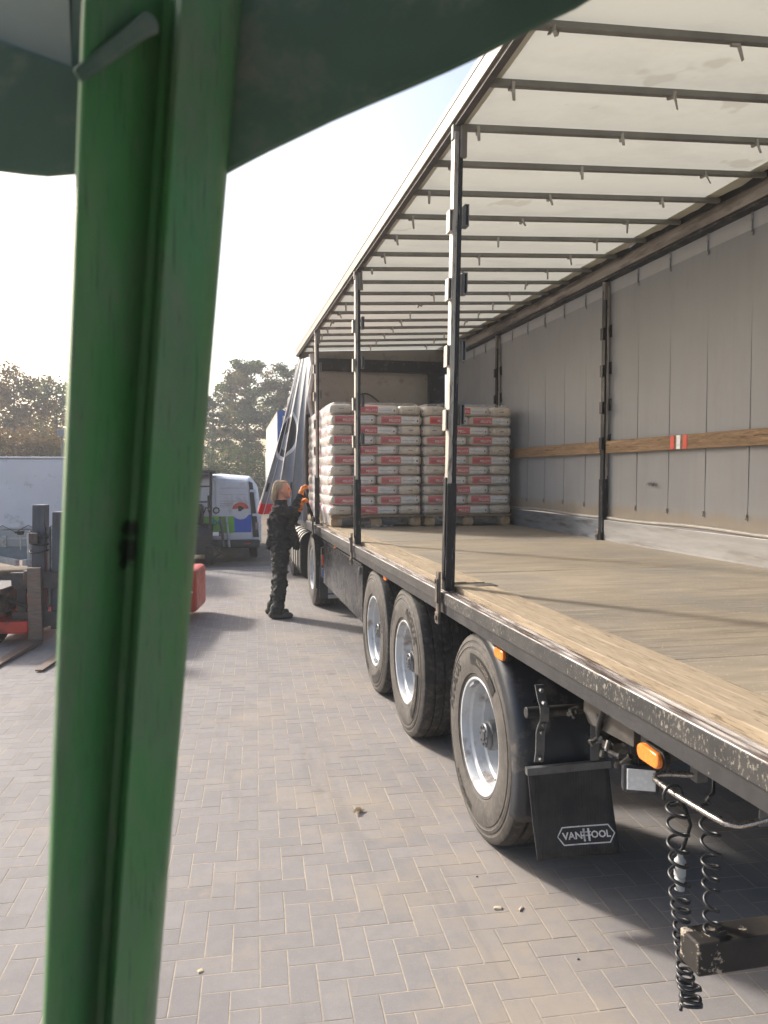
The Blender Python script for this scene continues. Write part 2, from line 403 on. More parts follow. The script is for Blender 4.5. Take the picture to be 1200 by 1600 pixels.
def roof_mat(name, c, k):
    t = NT(name); p = t.tc.outputs['Object']
    cc = t.mix(t.ramp(t.noise(0.8, 6, 0.6), 0.3, 0.7), sc3(c, 0.93), c)
    st = t.noise(2.4, 3, 0.5); cc = t.mix(t.ramp(st, 0.685, 0.72, 0, 0.5), cc, (0.50,0.46,0.38))
    gr = t.noise(1.3, 7, 0.7, t.mapping((1,2,1))); cc = t.mix(t.ramp(gr, 0.48, 0.64, 0, 0.35), cc, sc3(c, 0.72))
    t.fin(cc, 0.6, 0, 0.3); t.bump(t.noise(2.2, 4, 0.5, None, 0.5), 0.5, 0.03)
    tl = t.n('ShaderNodeBsdfTranslucent'); t.l(cc, tl.inputs[0]); mx = t.n('ShaderNodeMixShader'); mx.inputs[0].default_value = k
    t.l(t.p.outputs[0], mx.inputs[1]); t.l(tl.outputs[0], mx.inputs[2]); t.l(mx.outputs[0], t.out.inputs[0]); return t.m
ROOFM = roof_mat('roof_tarpaulin', (0.73,0.725,0.64), 0.26)
HEM = roof_mat('roof_hem', (0.55,0.53,0.44), 0.10)
def curtain_mat():
    t = NT('grey_curtain'); p = t.tc.outputs['Object']; z = t.sep(world_pos(t))[2]
    c = t.mix(t.ramp(t.noise(0.7, 6, 0.6, world_pos(t)), 0.3, 0.7), (0.245,0.247,0.252), (0.295,0.295,0.297))
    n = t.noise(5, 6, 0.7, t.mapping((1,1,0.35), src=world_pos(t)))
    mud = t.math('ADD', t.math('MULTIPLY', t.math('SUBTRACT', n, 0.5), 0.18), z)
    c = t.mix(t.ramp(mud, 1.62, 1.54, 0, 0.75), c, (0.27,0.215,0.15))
    sc_ = t.noise(3, 8, 0.8, t.mapping((1,2,0.6), src=world_pos(t))); c = t.mix(t.ramp(sc_, 0.55, 0.66, 0, 0.2), c, (0.17,0.165,0.16))
    wv_ = t.noise(1.6, 4, 0.55, t.mapping((1,2.4,0.7), src=world_pos(t)), 0.4); st_ = t.noise(2.0, 7, 0.7, t.mapping((1,5,0.25), src=world_pos(t))); c = t.mix(t.ramp(st_, 0.48, 0.66, 0, 0.16), c, (0.19,0.18,0.165))
    t.fin(c, 0.5, 0, 0.35); t.bump(wv_, 0.18, 0.05)
    tl = t.n('ShaderNodeBsdfTranslucent'); t.l(c, tl.inputs[0]); mx = t.n('ShaderNodeMixShader'); mx.inputs[0].default_value = 0.08
    t.l(t.p.outputs[0], mx.inputs[1]); t.l(tl.outputs[0], mx.inputs[2]); t.l(mx.outputs[0], t.out.inputs[0]); return t.m
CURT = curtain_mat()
WEB = mat('webbing_grey', (0.20,0.20,0.205), 0.7, 0, 0.15, 8)
HEADB = mat('curtain_head_band', (0.40,0.38,0.35), 0.6, 0, 0.1, 3, transl=0.25)
# ---- load floor: plywood sheets with joints, edge planks
yy = [YR + 0.02] + [2.42 + 1.22*i for i in range(8)] + [YF - 0.02]
for a, b in zip(yy[:-1], yy[1:]):
    MB().box(1.563, 3.735, a + 0.002, b - 0.002, ZD - 0.028, ZD + random.uniform(-0.0003, 0.0005)).build('floor_sheet', FLOORM, tr)
for (a, b, dz) in ((YR, 4.24, 0.012), (4.36, 7.16, 0.014), (7.24, 10.1, 0.004), (10.2, YF-0.02, 0.004)):
    MB().box(1.334, 1.447, a, b, ZD - 0.03, ZD + dz + 0.001).build('edge_plank', PLANK, tr, bevel=0.003)
    MB().box(1.4485, 1.5615, a, b - random.uniform(0, 0.05), ZD - 0.03, ZD + dz - 0.003).build('edge_plank', PLANK, tr, bevel=0.003)
MB().box(1.30, 1.60, 4.243, 4.357, ZD - 0.03, ZD + 0.004).build('floor_plate', CHASSIS, tr)
# ---- side rail: aluminium track on top, chipped rub face, lower face
MB().prism([(1.252,1.215),(1.256,1.222),(1.270,1.222),(1.272,1.212),(1.280,1.212),(1.282,1.224),(1.292,1.224),(1.294,1.214),(1.306,1.214),(1.308,1.226),(1.316,1.226),(1.318,1.205),(1.331,1.205),(1.331,1.17),(1.252,1.17)], YR, YF).build('track_rail', TRACK, tr)
MB().prism([(1.249,1.219),(1.2515,1.221),(1.2515,1.162),(1.300,1.162),(1.300,1.158),(1.249,1.158)], YR, YF).build('rub_rail', SPECK, tr)
MB().prism([(1.258,1.157),(1.30,1.157),(1.30,1.150),(1.266,1.150),(1.266,1.106),(1.31,1.106),(1.31,1.100),(1.258,1.100)], YR, YF).build('lower_rail', mat('lower_rail_black', (0.04,0.039,0.041), 0.5, 0.1, 0.25, 6, dirt=(0.42,0.40,0.36), damt=-0.02, dscale=38), tr)
for y in (1.75, 2.25, 2.95, 3.3, 3.75, 4.9, 5.6, 6.4, 7.6, 8.8):
    MB().box(1.2945, 1.3055, y, y + 0.035, 1.2105, 1.2165).build('rail_slot', RUBBER, tr)
MB().box(3.74, XR, YR, YF, 1.10, ZD - 0.005).build('side_rail', CHASSIS, tr)
# ---- roof: cant rails, bows, sheet, hems, clips
MB().prism([(1.250,3.787),(1.292,3.787),(1.292,3.875),(1.250,3.875)], YR, YF + 0.05).build('roof_rail', CREAM, tr, bevel=0.002)
MB().prism([(1.252,3.876),(1.30,3.876),(1.30,3.925),(1.262,3.925)], YR, YF + 0.05).build('roof_rail_cap', GREYRAIL, tr, bevel=0.003)
MB().prism([(1.246,3.868),(1.2495,3.868),(1.2495,3.878),(1.246,3.878)], YR, YF + 0.05).build('roof_rail_trim', TRIMW, tr)
MB().prism([(1.268,3.768),(1.312,3.775),(1.312,3.815),(1.293,3.815),(1.293,3.7855),(1.268,3.7855)], YR, YF).build('rail_seal', mat('rail_seal', (0.075,0.07,0.07), 0.6), tr)
MB().prism([(3.70,3.81),(3.79,3.81),(3.79,3.95),(3.722,3.95),(3.712,3.885),(3.70,3.88)], YR, YF).build('roof_rail', RAILR, tr, bevel=0.002)
MB().prism([(3.712,3.785),(3.80,3.785),(3.80,3.8085),(3.712,3.8085)], YR, YF).build('curtain_track', BLACK, tr)
TILT = 0.12/2.42
BOWY = [3.2 + 0.507*k for k in range(-3, 18)]
def roof_fn(a, b):
    x = 1.296 + a*(3.735 - 1.296); y = YR + b*(YF - YR)
    ph = (y - BOWY[0]) / 0.507
    sag = 0.010*abs(math.sin(math.pi*ph)) * math.sin(math.pi*a)
    return (x, y, 3.862 + TILT*(x - 1.293) - sag + 0.01*math.sin(math.pi*a) + 0.002*math.sin(7*a + 3*y))
MB().grid(roof_fn, 14, 160).build('roof_sheet', ROOFM, tr, smooth=60)
for (x0, x1) in ((1.297, 1.40), (3.60, 3.732)):
    MB().grid(lambda a, b: (x0 + a*(x1-x0), YR + b*(YF-YR), roof_fn((x0 + a*(x1-x0)-1.296)/2.439, b)[2] - 0.004), 2, 160).build('roof_hem', HEM, tr, smooth=60)
def scallop(a, b):
    y = YR + a*(YF-YR); ph = (y - BOWY[0]) / 0.507
    z1 = 3.995 + 0.016*abs(math.cos(math.pi*ph)); z0 = 3.955
    return (3.705 + 0.006*math.sin(9*y), y, z0 + b*(z1-z0) - 0.03)
MB().grid(scallop, 260, 2).build('roof_edge_flap', BLACK, tr, smooth=60)
clip_me = MB().box(-0.011, 0.011, -0.028, 0.028, -0.012, 0.03).box(-0.010, 0.010, -0.030, -0.024, -0.03, 0.0).hexa([(-0.010,-0.052,-0.088),(0.008,-0.052,-0.088),(0.008,-0.046,-0.090),(-0.010,-0.046,-0.090),(-0.013,-0.030,-0.012),(0.013,-0.030,-0.012),(0.013,-0.022,-0.012),(-0.013,-0.022,-0.012)]).mesh('roof_clip', CLIPM)
trl = Vector(tr.location)
for y in BOWY:
    bow = MB().prism([(y-0.017,3.816),(y-0.011,3.811),(y+0.011,3.811),(y+0.017,3.816),(y+0.017,3.845),(y-0.017,3.845)], 1.293, 3.712, 'x')
    bow.v = [(p[0], p[1], p[2] + TILT*(p[0]-1.293)) for p in bow.v]; bow = bow.build('roof_bow', BOWM, tr)
    for x in (1.45, 2.335, 3.225):
        c = inst('roof_clip', clip_me, bow, Vector((x, y, 3.81 + TILT*(x-1.293))) - trl, (random.gauss(0, .25), 0, random.gauss(0, .5)), (0.8,0.8,0.8))
# ---- left pillars
def pillar(x, y, lean, parts=True, side=1):
    """side 1: left of the trailer, latches outward (-x)"""
    r = bpy.data.objects.new('pillar', None); col.objects.link(r); r.parent = tr; r.location = Vector((x, y, ZD)) - trl
    def sh(mb):
        mb.v = [(p[0], p[1] + lean*p[2]/2.5, p[2]) for p in mb.v]; return mb
    s = side
    m = MB(); m.box(min(-0.027*s, 0.0), max(-0.027*s, 0.0), -0.028, 0.034, 0.60, 2.50)
    sh(m).build('pillar_upper', [POST_L], r, bevel=0.004, local=True)
    m = MB(); m.box(min(0.0, 0.022*s), max(0.0, 0.022*s), -0.032, 0.038, 0.60, 2.46)
    sh(m).build('pillar_inner', [POSTB], r, bevel=0.003, local=True)
    m = MB(); m.box(-0.030, 0.025, -0.036, 0.042, -0.01, 0.605); m.box(-0.034*s - 0.004, -0.034*s + 0.004, -0.022, 0.022, 0.05, 0.64)
    sh(m).build('pillar_lower', [POSTB], r, bevel=0.004, local=True)
    m = MB(); m.box(0.004 if s > 0 else -0.04, 0.040 if s > 0 else -0.004, -0.045, -0.02, 2.36, 2.53); m.box(-0.035, 0.035, -0.02, 0.02, 2.46, 2.54)
    sh(m).build('pillar_hook', [CREAM], r, bevel=0.006, local=True)
    if parts:
        for z in (0.92, 1.27, 1.63, 1.99):
            for (sx, dz, dy) in ((-1, -0.02, -0.043), (1, 0.012, -0.046)):
                m = MB(); x0 = sx*0.036 - 0.018*(sx < 0) - 0.004*(sx > 0); ww = 0.024; h = 0.115; t_ = 0.006; yy_ = dy
                m.box(x0, x0+ww, yy_-0.006, yy_+0.05, z+dz, z+dz+t_); m.box(x0, x0+ww, yy_-0.006, yy_+0.05, z+dz+h-t_, z+dz+h)
                m.box(x0, x0+t_, yy_-0.006, yy_+0.05, z+dz+t_, z+dz+h-t_); m.box(x0+ww-t_, x0+ww, yy_-0.006, yy_+0.05, z+dz+t_, z+dz+h-t_)
                m.box(x0+t_, x0+ww-t_, yy_+0.02, yy_+0.05, z+dz+t_, z+dz+h-t_)
                sh(m).build('slat_pocket', [(POST_L if s > 0 else POSTB) if sx < 0 else (POSTG if s > 0 else POSTB)], r, local=True)
        m = MB(); m.box(-0.070, -0.054, -0.028, 0.024, -0.19, 0.10); m.box(-0.078, -0.070, -0.022, 0.018, -0.08, 0.06); m.cyl((-0.083,-0.002,-0.165), (-0.05,-0.002,-0.165), 0.014)
        m.box(-0.074, -0.060, -0.034, 0.030, -0.20, -0.135); m.cyl((-0.085,0.0,0.045), (-0.05,0.0,0.045), 0.012)
        m.build('pillar_latch', [mat('latch_worn', (0.13,0.115,0.10), 0.5, 0.5, 0.35, 14, dirt=(0.30,0.23,0.17), damt=0.35, dscale=12)], r, bevel=0.003, local=True)
    return r
for y, ln in ((4.22, -0.14), (7.15, 0.0), (10.15, 0.0)): pillar(1.292, y, ln)
pillar(1.30, YR + 0.06, 0, False)
for y in (4.1, 7.03, 10.03): pillar(3.755, y, 0.0, y > 5, -1)
pillar(3.755, YR + 0.06, 0, False, -1)
# ---- right-hand curtain, panel by panel, with hangers, foot tube, kick boards, battens
P0, PW = 1.36, 0.5135; NP = 21
def panel(a, b):
    z = 1.455 + b*(3.665 - 1.455)
    return (0.004*math.sin(math.pi*a)*math.sin(math.pi*min(1, b*1.1)) + 0.003*math.sin(5*b), a*(PW-0.0006), z)
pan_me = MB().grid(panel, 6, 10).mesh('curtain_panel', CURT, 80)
top_me = MB().grid(lambda a, b: (0.004*math.sin(math.pi*a), a*(PW-0.0006), 3.667 + b*0.125), 4, 2).mesh('curtain_head', HEADB, 60)
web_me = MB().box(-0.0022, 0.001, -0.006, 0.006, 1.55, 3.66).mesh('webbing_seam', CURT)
han_me = MB().box(-0.016, -0.012, -0.011, 0.011, 3.62, 3.79).box(-0.022, -0.0165, -0.009, 0.009, 3.65, 3.73).mesh('curtain_hanger', mat('hanger_grey', (0.24,0.235,0.225), 0.5, 0.3))
slot_me = MB().box(-0.025, -0.0225, -0.005, 0.006, 3.65, 3.715).mesh('hanger_plate', GALV)
buck_me = MB().box(-0.016, -0.009, -0.008, 0.008, 1.575, 1.60).cyl((-0.018, 0, 1.565), (-0.009, 0, 1.565), 0.006, n=8).mesh('strap_buckle', MATS['hanger_grey'])
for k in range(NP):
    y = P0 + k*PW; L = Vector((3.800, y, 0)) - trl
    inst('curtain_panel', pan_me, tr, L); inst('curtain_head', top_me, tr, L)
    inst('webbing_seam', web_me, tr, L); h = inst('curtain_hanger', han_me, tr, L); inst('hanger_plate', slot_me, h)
    inst('strap_buckle', buck_me, tr, L)
segs = ((YR+0.12, 4.05), (4.15, 6.98), (7.08, 9.98), (10.08, YF-0.02))
KICK = mat('scuffed_aluminium', (0.27,0.262,0.255), 0.5, 0.35, 0.22, 2.5, (1,0.5,5), bump=0.1, dirt=(0.19,0.175,0.16), damt=0.45, dscale=2)
DARKALU = mat('dark_aluminium', (0.20,0.215,0.24), 0.45, 0.5, 0.2, 3, (1,0.5,4), dirt=(0.1,0.1,0.1), damt=0.4)
for i, (a, b) in enumerate(segs):
    m = MB(); m.tube([(3.785, a - 0.03 + t*(b-a+0.06), 1.462 - 0.008*math.sin(math.pi*t*3)) for t in [q/12 for q in range(13)]], 0.017, 10)
    m.build('foot_tube', mat('curtain_foot', (0.33,0.30,0.26), 0.55, 0.1, 0.15, 5), tr, smooth=50)
    MB().box(3.737, 3.768, a, b, ZD - 0.004, 1.442).build('kick_board', (KICK if i < 2 else DARKALU), tr, bevel=0.004)
    if i in (1, 2): MB().box(3.738, 3.764, a + 0.01, b - 0.01, 2.10, 2.22).build('side_batten', BATTEN, tr, bevel=0.003)
    else: MB().box(3.738, 3.764, a + 0.01, b - 0.01, 2.10, 2.215).build('side_batten', BATTEN, tr, bevel=0.003)
TRED = mat('tape_red', (0.62,0.06,0.04), 0.4, 0, 0.1, 20); TWHT = mat('tape_white', (0.6,0.62,0.66), 0.35, 0.2, 0.2, 40)
for y0, y1, mm in ((5.62, 5.675, TRED), (5.71, 5.765, TWHT), (5.80, 5.855, TRED)):
    MB().box(3.7345, 3.7378, y0, y1, 2.103, 2.217).build('reflective_tape', mm, tr)
def smudge_mat():
    t = NT('inked_smudge'); n = t.noise(60, 4, 0.7, t.mapping((1,1.4,1)))
    x = t.sep(t.tc.outputs['Generated']); e = t.math('MULTIPLY', t.math('SINE', t.math('MULTIPLY', x[1], 3.14159)), t.math('SINE', t.math('MULTIPLY', x[2], 3.14159)))
    t.fin((0.06,0.06,0.065), 0.7, 0, 0.2, t.ramp(t.math('MULTIPLY', n, e), 0.34, 0.42, 0, 0.8)); return t.m
MB().add([(3.7805,6.02,1.77),(3.7805,6.38,1.77),(3.7805,6.38,1.84),(3.7805,6.02,1.84)], [(0,1,2,3)]).build('ink_smudge', smudge_mat(), tr)
# ---- front wall
FW_ = mat('front_wall_grey', (0.30,0.28,0.25), 0.6, 0, 0.12, 2, dirt=(0.20,0.16,0.13), damt=0.3, dscale=6)
MB().box(1.40, 3.72, YF, YF + 0.04, 2.86, 3.56).build('front_panel', FW_, tr)
MB().box(1.40, 3.72, YF + 0.002, YF + 0.05, ZD, 2.855).build('front_panel', mat('front_wall_dark', (0.045,0.045,0.05), 0.55), tr)
MB().box(1.30, 3.80, YF - 0.05, YF + 0.05, 3.565, 3.76).build('front_header', BLACK, tr)
MB().prism([(1.30,3.762),(3.80,3.762),(3.80,3.98),(1.30,3.86)], YF - 0.01, YF + 0.03).build('front_gable', CREAM, tr)
MB().box(1.45, 3.42, YF - 0.025, YF - 0.002, 2.80, 2.87).build('front_rail', BLACK, tr)
MB().box(3.44, 3.72, YF - 0.10, YF - 0.005, ZD, 3.56).build('front_corner_post', BLACK, tr, bevel=0.01)
MB().box(1.30, 1.40, YF - 0.10, YF + 0.05, ZD, 3.78).build('front_corner_post', CREAM, tr, bevel=0.02)
MB().tube([on_y(548 + 44*t, 628 - 13*math.sin(math.pi*t), YF - 0.03) for t in [q/10 for q in range(11)]], 0.012, 6).build('strap_loop', BLACK, tr, smooth=60)
# ---- chassis
for x in (1.98, 3.0): MB().box(x, x + 0.13, YR + 0.1, YF - 0.2, 0.86, 1.205).build('chassis_beam', CHASSIS, tr)
for k in range(18):
    y = YR + 0.25 + k*0.62
    MB().box(1.32, 3.73, y, y + 0.06, 1.11, 1.206).build('cross_member', CHASSIS, tr)
MB().box(1.33, 1.42, YR, YF, 1.12, 1.169).build('outer_beam', CHASSIS, tr)

# ---- lettering helper: a string as flat triangles (x right, y up), centred or left-aligned
def text_tris(body, size=1.0, align='LEFT', bold=0.0, spacing=1.0):
    cu = bpy.data.curves.new('lettering', 'FONT'); cu.body = body; cu.size = size; cu.align_x = align; cu.align_y = 'CENTER'
    cu.resolution_u = 2; cu.offset = bold; cu.space_character = spacing
    ob = bpy.data.objects.new('lettering', cu); col.objects.link(ob)
    bpy.context.view_layer.update()
    me = ob.to_mesh(); vs = [tuple(v.co) for v in me.vertices]; fs = [tuple(p.vertices) for p in me.polygons]
    ob.to_mesh_clear(); bpy.data.objects.remove(ob); bpy.data.curves.remove(cu)
    return vs, fs
# ---- wheels
def tyre_mat():
    t = NT('dusty_tyre'); p = t.tc.outputs['Object']; x = t.sep(); r = t.math('SQRT', t.math('ADD', t.math('MULTIPLY', x[1], x[1]), t.math('MULTIPLY', x[2], x[2])))
    side = t.math('MULTIPLY', t.ramp(r, 0.527, 0.507), t.ramp(t.noise(5, 6, 0.65), 0.3, 0.62, 0.35, 1))
    base = t.mix(t.ramp(t.noise(8, 5, 0.6), 0.3, 0.7), (0.026,0.026,0.027), (0.06,0.058,0.056))
    c = t.mix(side, base, (0.098,0.088,0.079))
    ringn = t.noise(70, 3, 0.5, t.mapping((0.4,0.4,0.4))); c = t.mix(t.ramp(ringn, 0.5, 0.62, 0, 0.35), c, (0.15,0.13,0.11))
    t.fin(c, 0.78, 0, 0.3); t.bump(t.noise(60, 4, 0.6), 0.2, 0.003); return t.m
TYRE = tyre_mat()
RIMM = mat('rim_silver', (0.50,0.52,0.545), 0.5, 0.12, 0.12, 5, bump=0.04, dirt=(0.27,0.24,0.21), damt=0.35, dscale=7)
HUBM = mat('hub_dark', (0.085,0.09,0.10), 0.38, 0.4, 0.3, 10, dirt=(0.15,0.13,0.11), damt=0.3)
def tyre_profile(Rr=0.535, W=0.385, bead=0.292):
    h = W/2
    side = [(bead,-h+0.045),(bead+0.006,-h+0.02),(bead+0.020,-h+0.012),(bead+0.024,-h+0.015),(bead+0.030,-h+0.006),(bead+0.075,-h-0.002),(bead+0.12,-h-0.003),
            (bead+0.150,-h+0.003),(bead+0.153,-h+0.007),(bead+0.165,-h+0.007),(bead+0.168,-h+0.004),(bead+0.182,-h+0.009),(bead+0.185,-h+0.013),(bead+0.197,-h+0.014),(bead+0.200,-h+0.011),(Rr-0.022,-h+0.019),(Rr-0.010,-h+0.026),(Rr-0.004,-h+0.040),(Rr-0.001,-h+0.055)]
    tread = []
    for g_ in (-0.098, -0.034, 0.034, 0.098):
        g_ *= W/0.385
        tread += [(Rr, g_-0.008), (Rr-0.015, g_-0.006), (Rr-0.015, g_+0.006), (Rr, g_+0.008)]
    return side + tread + [(r, -t) for r, t in side[::-1]]
tyre_me = MB().lathe(tyre_profile(), n=72, closed=True).mesh('tyre', TYRE, 32)
rim_prof = [(0.289,-0.14),(0.300,-0.165),(0.304,-0.172),(0.300,-0.178),(0.290,-0.176),(0.283,-0.162),(0.279,-0.135),(0.264,-0.122),(0.259,-0.07),(0.247,-0.060),(0.244,0.0),(0.243,0.022),(0.225,0.036),(0.19,0.042),(0.15,0.030),(0.115,0.020),(0.098,0.020),(0.098,0.05),(0.29,0.05)]
rim_me = MB().lathe(rim_prof, n=56).mesh('rim', RIMM, 40)
m = MB().lathe([(0.0,-0.150),(0.056,-0.150),(0.062,-0.145),(0.064,-0.128),(0.076,-0.124),(0.080,-0.110),(0.080,-0.02),(0.094,-0.012),(0.100,0.0),(0.102,0.024)], n=28)
for k in range(8): a = k*math.pi/4; m.cyl((-0.155, 0.044*math.cos(a), 0.044*math.sin(a)), (-0.143, 0.044*math.cos(a), 0.044*math.sin(a)), 0.007, n=6)
m.lathe([(0.0,-0.156),(0.026,-0.156),(0.030,-0.149)], n=16)
for k in range(10): a = k*math.pi/5; m.cyl((-0.015, 0.135*math.cos(a), 0.135*math.sin(a)), (0.03, 0.135*math.cos(a), 0.135*math.sin(a)), 0.015, n=6)
hub_me = m.mesh('hub', HUBM, 35)
m = MB(); a = R(-32); rr = 0.276
for q in range(4):
    a0 = R(-38 + 4*q); a1 = R(-34.2 + 4*q)
    pts = [(-0.170 + dx, -r_*math.sin(aa), r_*math.cos(aa)) for dx in (0, 0.03) for (r_, aa) in ((0.279,a0),(0.279,a1),(0.266,a1),(0.266,a0))]
    m.hexa(pts)
wgt_me = m.mesh('balance_weight', GALV)
valve_me = MB().tube([(-0.03,-0.06,-0.245),(-0.08,-0.055,-0.232),(-0.10,-0.045,-0.222)], 0.006, 6).mesh('valve', RUBBER)
def ring_text(m, body, size, rad, th0, x):
    vs, fs = text_tris(body, size, 'LEFT', 0.0005*size/0.05)
    o = []
    for (a, b, _) in vs:
        th = th0 + a/rad; q = rad + b; o.append((x, -q*math.sin(th), q*math.cos(th)))
    m.add(o, fs)
CLEANR = mat('clean_rubber', (0.012,0.012,0.013), 0.55); ltr_mes = []
for args in (('AEOLUS', 0.092, 0.408, R(-86), -0.1985), ('385/65R22.5', 0.056, 0.405, R(186), -0.1985)):
    m = MB(); ring_text(m, *args); ltr_mes.append(m.mesh('sidewall_lettering', CLEANR))
m = MB()
for q in range(9):
    a0, a1 = R(-12 + 6*q), R(-6.2 + 6*q)
    m.add([(-0.1980, -r_*math.sin(aa), r_*math.cos(aa)) for (r_, aa) in ((0.372,a0),(0.372,a1),(0.428,a1),(0.428,a0))], [(0,1,2,3)])
band_me = m.mesh('sidewall_band', MATS['clean_rubber'])
m = MB(); ring_text(m, 'ALLROADS', 0.038, 0.400, R(2), -0.1992)
band_l_me = m.mesh('sidewall_lettering', mat('dust_letter', (0.20,0.165,0.13), 0.8))
def wheel(parent, pos, rot=(0,0,0), spin=0.0, letters=True, name='wheel'):
    wl = bpy.data.objects.new(name, None); col.objects.link(wl); wl.parent = parent
    wl.location = Vector(pos) - world_loc(parent); wl.rotation_euler = (spin, 0, rot[2])
    inst('tyre', tyre_me, wl); inst('rim', rim_me, wl); inst('hub', hub_me, wl); inst('balance_weight', wgt_me, wl); inst('valve', valve_me, wl)
    if letters:
        [inst('sidewall_lettering', q, wl) for q in ltr_mes]; inst('sidewall_band', band_me, wl); inst('sidewall_lettering', band_l_me, wl)
    return wl
AX = (3.76, 5.38, 6.51)
for i, y in enumerate(AX):
    wheel(tr, (1.4945, y, 0.533), (0,0,0), (0.0, R(100), R(215))[i])
    wheel(tr, (3.56, y, 0.533), (0,0,math.pi), 0.0, False)
    MB().cyl((1.62, y, 0.533), (3.44, y, 0.533), 0.065).build('axle', CHASSIS, tr, smooth=40)
    MB().tube([(2.05, y - 0.45, 0.80), (2.05, y - 0.1, 0.62), (2.05, y + 0.25, 0.60)], 0.05, 8).build('suspension_arm', CHASSIS, tr, smooth=40)
    MB().cyl((2.05, y + 0.28, 0.58), (2.05, y + 0.28, 0.88), 0.13).build('air_spring', RUBBER, tr, smooth=40)
# ---- mudguard behind the rearmost wheel, its bracket and flap
def mg(a, b):
    ang = R(82 - 102*a); rr_ = 0.602
    x = 1.286 + b*0.43
    lip = 0.05*max(0, 1 - b*12)**1.5
    return (x, AX[0] - (rr_ - lip)*math.cos(ang - R(0)) if False else AX[0] - (rr_ - lip)*math.cos(ang), 0.533 + (rr_ - lip)*math.sin(ang))
md = MB().grid(mg, 26, 20).build('mudguard', PLASTIC, tr, smooth=50, recalc=False)
s_ = md.modifiers.new('solid', 'SOLIDIFY'); s_.thickness = 0.006; s_.offset = 1
MB().cyl((1.285, 3.06, 0.872), (2.0, 3.06, 0.872), 0.024, n=20).build('mudguard_bar', CHASSIS, tr, smooth=40, bevel=0.003)
STRAPM = mat('strap_steel', (0.15,0.155,0.16), 0.5, 0.5, 0.3, 12, dirt=(0.17,0.15,0.13), damt=0.3)
m = MB()
pth = [(3.085,0.985),(3.07,0.955),(3.052,0.925),(3.030,0.905),(3.026,0.872),(3.030,0.842),(3.052,0.815),(3.068,0.78),(3.070,0.70),(3.085,0.645)]
for (a, b) in zip(pth[:-1], pth[1:]):
    m.hexa([(1.335,a[0],a[1]),(1.375,a[0],a[1]),(1.375,a[0]-0.007,a[1]),(1.335,a[0]-0.007,a[1]),(1.335,b[0],b[1]),(1.375,b[0],b[1]),(1.375,b[0]-0.007,b[1]),(1.335,b[0]-0.007,b[1])])
for (y, z) in ((3.068,0.965),(3.035,0.918),(3.035,0.826),(3.056,0.785),(3.064,0.665)): m.cyl((1.355,y-0.02,z), (1.355,y+0.004,z), 0.010, n=6)
m.build('bracket_strap', STRAPM, tr)
m = MB(); m.box(1.60, 1.64, 3.075, 3.083, 0.63, 0.98); m.build('bracket_strap', STRAPM, tr)
def flap_mat():
    t = NT('ribbed_flap'); x = t.sep(); wv = t.n('ShaderNodeTexWave'); wv.wave_type = 'BANDS'; wv.bands_direction = 'X'; wv.inputs['Scale'].default_value = 26; wv.inputs['Distortion'].default_value = 0
    t.l(t.tc.outputs['Object'], wv.inputs[0])
    c = t.mix(t.ramp(t.noise(7, 6, 0.65), 0.3, 0.75), (0.022,0.022,0.024), (0.06,0.058,0.056))
    t.fin(c, 0.62, 0, 0.35); t.bump(wv.outputs[1], 0.35, 0.004); return t.m
FX0, FX1, FZ0, FZ1 = 1.318, 1.690, 0.212, 0.612
def flap_pt(a, b, d=0.0):
    return (FX0 + a*(FX1-FX0) + 0.03*(1-b) - 0.006*b, 3.088 - 0.035*(1-b)**2 + 0.012*math.sin(3*a + 1) - 0.02*a*(1-b) - d, FZ0 + b*(FZ1-FZ0) + 0.012*a)
fl = MB().grid(lambda a, b: flap_pt(a, b), 12, 12).build('mud_flap', flap_mat(), tr, smooth=60)
s_ = fl.modifiers.new('solid', 'SOLIDIFY'); s_.thickness = 0.007; s_.offset = 0
m = MB(); m.hexa([flap_pt(-0.02,0.93,0.014), flap_pt(1.02,0.93,0.014), flap_pt(1.02,0.93,-0.012), flap_pt(-0.02,0.93,-0.012), flap_pt(-0.02,1.01,0.014), flap_pt(1.02,1.01,0.014), flap_pt(1.02,1.01,-0.012), flap_pt(-0.02,1.01,-0.012)])
st = m.build('flap_clamp', STRAPM, tr); st.parent = fl; st.location = Vector((0,0,0))
st.data.transform(Matrix.Translation(trl - world_loc(fl)))
LOGO = mat('flap_white_print', (0.74,0.74,0.74), 0.6, 0, 0.15, 25, dirt=(0.25,0.24,0.23), damt=0.3, dscale=20)
m = MB()
def onflap(vs, fs):      # vs in logo units: width 1 = flap width share
    m.add([flap_pt(a, b, 0.0065) for (a, b) in vs], fs)
LX0, LX1, LZ0, LZ1 = 0.27, 0.975, 0.125, 0.325
def lg(x, y): return (LX0 + x*(LX1-LX0), LZ0 + y*(LZ1-LZ0))
hexo = [(0.0,0.5),(0.10,1.0),(0.90,1.0),(1.0,0.5),(0.90,0.0),(0.10,0.0)]
hexi = [(0.022,0.5),(0.113,0.93),(0.887,0.93),(0.978,0.5),(0.887,0.07),(0.113,0.07)]
for i in range(6):
    j = (i + 1) % 6
    for q in range(8):
        def L(p, r, t): return (p[0] + (r[0]-p[0])*t, p[1] + (r[1]-p[1])*t)
        onflap([lg(*L(hexo[i], hexo[j], q/8)), lg(*L(hexo[i], hexo[j], (q+1)/8)), lg(*L(hexi[i], hexi[j], (q+1)/8)), lg(*L(hexi[i], hexi[j], q/8))], [(0,1,2,3)])
def place_text(body, x0, x1, y0, y1):
    vs, fs = text_tris(body, 1.0, 'LEFT', 0.03)
    xs = [p[0] for p in vs]; ys = [p[1] for p in vs]
    o = [lg(x0 + (p[0]-min(xs))/(max(xs)-min(xs))*(x1-x0), y0 + (p[1]-min(ys))/(max(ys)-min(ys))*(y1-y0)) for p in vs]
    onflap(o, fs)
